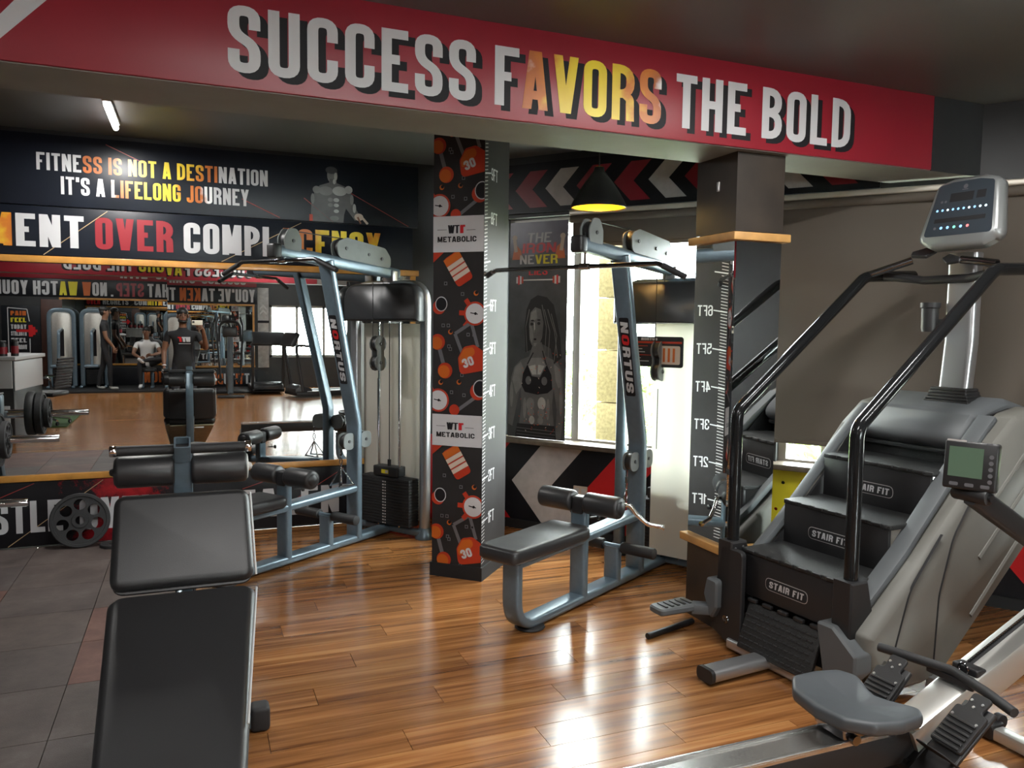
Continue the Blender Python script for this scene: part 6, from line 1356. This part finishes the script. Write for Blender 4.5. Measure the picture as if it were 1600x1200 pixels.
def face_parts(root, h, fdir, beard=True):
    """h: head centre; fdir: unit facing direction (horizontal)"""
    f = V(fdir).normalized(); s = f.cross(V((0, 0, 1))); u = V((0, 0, 1))
    fr = Matrix((s, f, u)).transposed()
    def ell(q, c, r, n=14, m=8):
        pr_ = [(max(1e-4, math.sin(math.pi*k/m)), -math.cos(math.pi*k/m)) for k in range(m+1)]
        a = len(q.v); q.lathe(pr_, n=n)
        for i in range(a, len(q.v)):
            v = V(q.v[i]); v = V((v.x*r[0], v.y*r[1], v.z*r[2])); q.v[i] = tuple(h + fr @ (V(c)+v))
    q = MB(); ell(q, (0, -.030, .058), (.086, .098, .078)); ell(q, (0, -.05, .0), (.078, .062, .09)); q.build('hair', M['hair'], root)
    q = MB(); ell(q, (0, .098, -.01), (.012, .020, .026)); ell(q, (0, .088, .018), (.009, .012, .03)); q.build('nose', M['skin'], root)
    for k in (-1, 1): q = MB(); ell(q, (.079*k, -.005, -.005), (.010, .022, .034)); q.build('ear', M['skin'], root)
    for k in (-1, 1): q = MB(); ell(q, (.032*k, .078, .012), (.012, .009, .006)); q.build('eye', M['hair'], root); q = MB(); ell(q, (.032*k, .084, .032), (.020, .008, .005)); q.build('eyebrow', M['hair'], root)
    q = MB(); ell(q, (0, .086, -.058), (.024, .010, .007)); q.build('mouth', M['maroon'], root)
    if beard: q = MB(); ell(q, (0, .042, -.085), (.060, .050, .034)); ell(q, (.056, .02, -.06), (.014, .038, .034)); ell(q, (-.056, .02, -.06), (.014, .038, .034)); q.build('beard', M['hair'], root)
def hand(J, B, wrist, nm, palm_dir, side, curl, up):
    """five fingers from the palm; palm_dir = finger direction, side = thumb side, curl = direction the fingers bend to"""
    w = V(J[wrist][0]); d = V(palm_dir).normalized(); s = V(side).normalized(); c = V(curl).normalized()
    J[nm+'palm'] = (w+d*.05, .030, .018); B.append((wrist, nm+'palm'))
    for i, (off, L) in enumerate(((.030, .062), (.010, .072), (-.010, .066), (-.030, .052))):
        a = w+d*.085+s*off; b = a+(d*.75+c*.55).normalized()*L*.5; e = b+(d*.25+c).normalized()*L*.5
        for k, p in enumerate((a, b, e)):
            J['%sf%d%d' % (nm, i, k)] = (p, .0105-.001*k); B.append(((nm+'palm') if k == 0 else '%sf%d%d' % (nm, i, k-1), '%sf%d%d' % (nm, i, k)))
    a = w+d*.035+s*.035; b = a+(s*.6+d*.6+c*.3).normalized()*.035; e = b+(d*.7+c*.6).normalized()*.03
    for k, p in enumerate((a, b, e)):
        J['%st%d' % (nm, k)] = (p, .0115-.001*k); B.append(((nm+'palm') if k == 0 else '%st%d' % (nm, k-1), '%st%d' % (nm, k)))
def stand(px=0):
    """upright figure facing +y, 1.78 m"""
    J = dict(pelvis=((0, 0, .96), .15, .11), waist=((0, .01, 1.10), .14, .10), chest=((0, .0, 1.32), .165, .115), neckb=((0, -.01, 1.48), .075, .06), neck=((0, .0, 1.54), .055), chin=((0, .02, 1.61), .062, .075), head=((0, .015, 1.69), .074, .09), crown=((0, .0, 1.76), .052, .062))
    B = [('pelvis', 'waist'), ('waist', 'chest'), ('chest', 'neckb'), ('neckb', 'neck'), ('neck', 'chin'), ('chin', 'head'), ('head', 'crown')]
    return J, B
def legs(J, B, pts):
    for k, (hip, knee, ank, toe) in pts.items():
        J[k+'hip'] = (hip, .088); J[k+'knee'] = (knee, .060); J[k+'calf'] = (tuple((V(knee)*.62+V(ank)*.38)+V((0, -.012, 0))), .058); J[k+'ank'] = (ank, .042); J[k+'heel'] = (tuple(V(ank)+V((0, 0, -.045))), .040); J[k+'toe'] = (toe, .034, .040)
        B += [('pelvis', k+'hip'), (k+'hip', k+'knee'), (k+'knee', k+'calf'), (k+'calf', k+'ank'), (k+'ank', k+'heel'), (k+'heel', k+'toe')]
def arm(J, B, k, sh, el, wr):
    J[k+'sh'] = (sh, .062); J[k+'uarm'] = (tuple(V(sh)*.5+V(el)*.5), .052); J[k+'el'] = (el, .042); J[k+'fore'] = (tuple(V(el)*.6+V(wr)*.4), .040); J[k+'wr'] = (wr, .027, .022)
    B += [('chest', k+'sh'), (k+'sh', k+'uarm'), (k+'uarm', k+'el'), (k+'el', k+'fore'), (k+'fore', k+'wr')]
def zones_for(J, B, shirt, trouser, shoe, skin_, shorts=False):
    z = {}
    for a, b in B:
        n = b
        if n in ('waist', 'chest', 'neckb') or n.endswith('sh') or n.endswith('uarm'): z[(a, b)] = shirt
        elif n.endswith('hip') or n.endswith('knee') or n.endswith('calf') or n.endswith('ank'): z[(a, b)] = trouser
        elif n.endswith('heel') or n.endswith('toe'): z[(a, b)] = shoe
        else: z[(a, b)] = skin_
    return z
# photographer: faces the mirror, phone in his right hand just behind the camera
J, B = stand()
legs(J, B, {'l': ((-.10, 0, .93), (-.12, .02, .50), (-.13, -.02, .09), (-.14, .13, .035)), 'r': ((.10, 0, .93), (.13, .03, .50), (.15, -.01, .09), (.17, .14, .035))})
arm(J, B, 'r', (.20, -.01, 1.42), (.33, .10, 1.19), (.285, .30, 1.475)); arm(J, B, 'l', (-.20, -.01, 1.42), (-.27, -.03, 1.13), (-.27, .07, .90))
hand(J, B, 'rwr', 'r', (-.35, .25, .75), (-.55, .35, -.3), (-.6, .2, -.2), None); hand(J, B, 'lwr', 'l', (0, .15, -1), (.3, .9, .1), (.6, .2, -.2), None)
ph, bd_ = person((-.15, -.42, 0), 0, 'bearded person in a black T-shirt photographing with a phone', J, B, zones_for(J, B, 0, 1, 2, 3), ['shirt', 'jeans', 'shoeblack', 'skin'])
face_parts(ph, V((0, .015, 1.69)), (0.1, 1, 0))
pr = Print((-.09, .122, 1.30), (-1, 0, 0), (0, 0, 1), lift=.001); 
pr.text('WT', -.20, .0, .075, 'white', 2, width=.12, t=.24, gap=-.02, slant=.1); pr.text('F', -.075, .0, .075, 'redbright', 2, width=.05, t=.24, slant=.1); pr.rect(-.20, -.03, -.03, -.022, 'white', 2)
lg_ = pr.build('shirt_logo', ph)
for v in lg_.data.vertices: v.co.y = .1225-.35*(v.co.x**2)+.012
for s in (-1, 1):
    q = MB(); q.box((.15*s+.01*s, .06, .012), (.085, .25, .024), r=.01); q.build('shoe_sole', M['sole'], ph)
q = MB(); q.lathe([(.030, -.008), (.034, 0), (.030, .008)], (-.27, .065, .915), (0, .2, -1), 14); q.build('wristwatch', M['polo'], ph)
pn = empty('mobile_phone', (.052, -.0105, 1.592), 0, 'pale mobile phone held up in landscape by the photographer', 'phone')
q = MB(); q.box((0, -.004, 0), (.148, .008, .072), r=.003); q.build('phone_body', M['phone'], pn); q = MB(); q.box((-.052, .0012, .010), (.030, .002, .030), r=.0008); q.build('camera_island', M['shroud'], pn)
# standing person in black, profile towards +x
J, B = stand()
legs(J, B, {'l': ((-.09, 0, .93), (-.10, .10, .50), (-.10, .10, .09), (-.11, .26, .04)), 'r': ((.09, 0, .93), (.10, -.06, .50), (.10, -.16, .09), (.11, -.01, .04))})
arm(J, B, 'r', (.20, -.01, 1.42), (.23, .0, 1.14), (.22, .14, .92)); arm(J, B, 'l', (-.20, -.01, 1.42), (-.23, .04, 1.14), (-.21, .18, .94))
hand(J, B, 'rwr', 'r', (0, .2, -1), (-.3, .9, .1), (-.6, .2, -.2), None); hand(J, B, 'lwr', 'l', (0, .2, -1), (.3, .9, .1), (.6, .2, -.2), None)
p2, bd_ = person((-1.78, -6.55, .04), R(-90), 'person in black standing in profile with arms down', J, B, zones_for(J, B, 0, 1, 2, 3), ['shirt', 'shirt', 'shoe', 'skin'])
for p in bd_.data.polygons:
    if p.material_index == 1 and p.center.x > .13 and p.center.z < .85: p.material_index = 4
bd_.data.materials.append(M['maroon']); face_parts(p2, V((0, .015, 1.69)), (0, 1, 0), False)
# seated person in a white polo shirt, one ankle on the other knee
J = dict(pelvis=((0, 0, .54), .15, .12), waist=((0, .03, .68), .135, .105), chest=((0, .08, .90), .165, .115), neckb=((0, .11, 1.05), .072, .06), neck=((0, .13, 1.10), .052), chin=((0, .16, 1.165), .060, .072), head=((0, .165, 1.245), .074, .09), crown=((0, .15, 1.315), .052, .062))
B = [('pelvis', 'waist'), ('waist', 'chest'), ('chest', 'neckb'), ('neckb', 'neck'), ('neck', 'chin'), ('chin', 'head'), ('head', 'crown')]
legs(J, B, {'l': ((-.09, .05, .53), (-.13, .46, .55), (-.12, .44, .10), (-.13, .60, .04)), 'r': ((.09, .05, .53), (.34, .42, .66), (-.06, .50, .62), (-.16, .56, .68))})
arm(J, B, 'r', (.20, .07, .99), (.29, .20, .78), (.12, .40, .74)); arm(J, B, 'l', (-.20, .07, .99), (-.27, .22, .76), (-.12, .42, .68))
hand(J, B, 'rwr', 'r', (-.9, .4, 0), (0, .4, .8), (-.3, .2, -.8), None); hand(J, B, 'lwr', 'l', (.8, .5, 0), (0, .4, .8), (.2, .2, -.8), None)
p3, bd_ = person((-.98, -7.02, .055), 0, 'seated person in a white polo shirt with crossed legs', J, B, zones_for(J, B, 0, 1, 2, 3), ['polo', 'shirt', 'polo', 'skin'])
face_parts(p3, V((0, .165, 1.245)), (-.3, 1, 0), False)
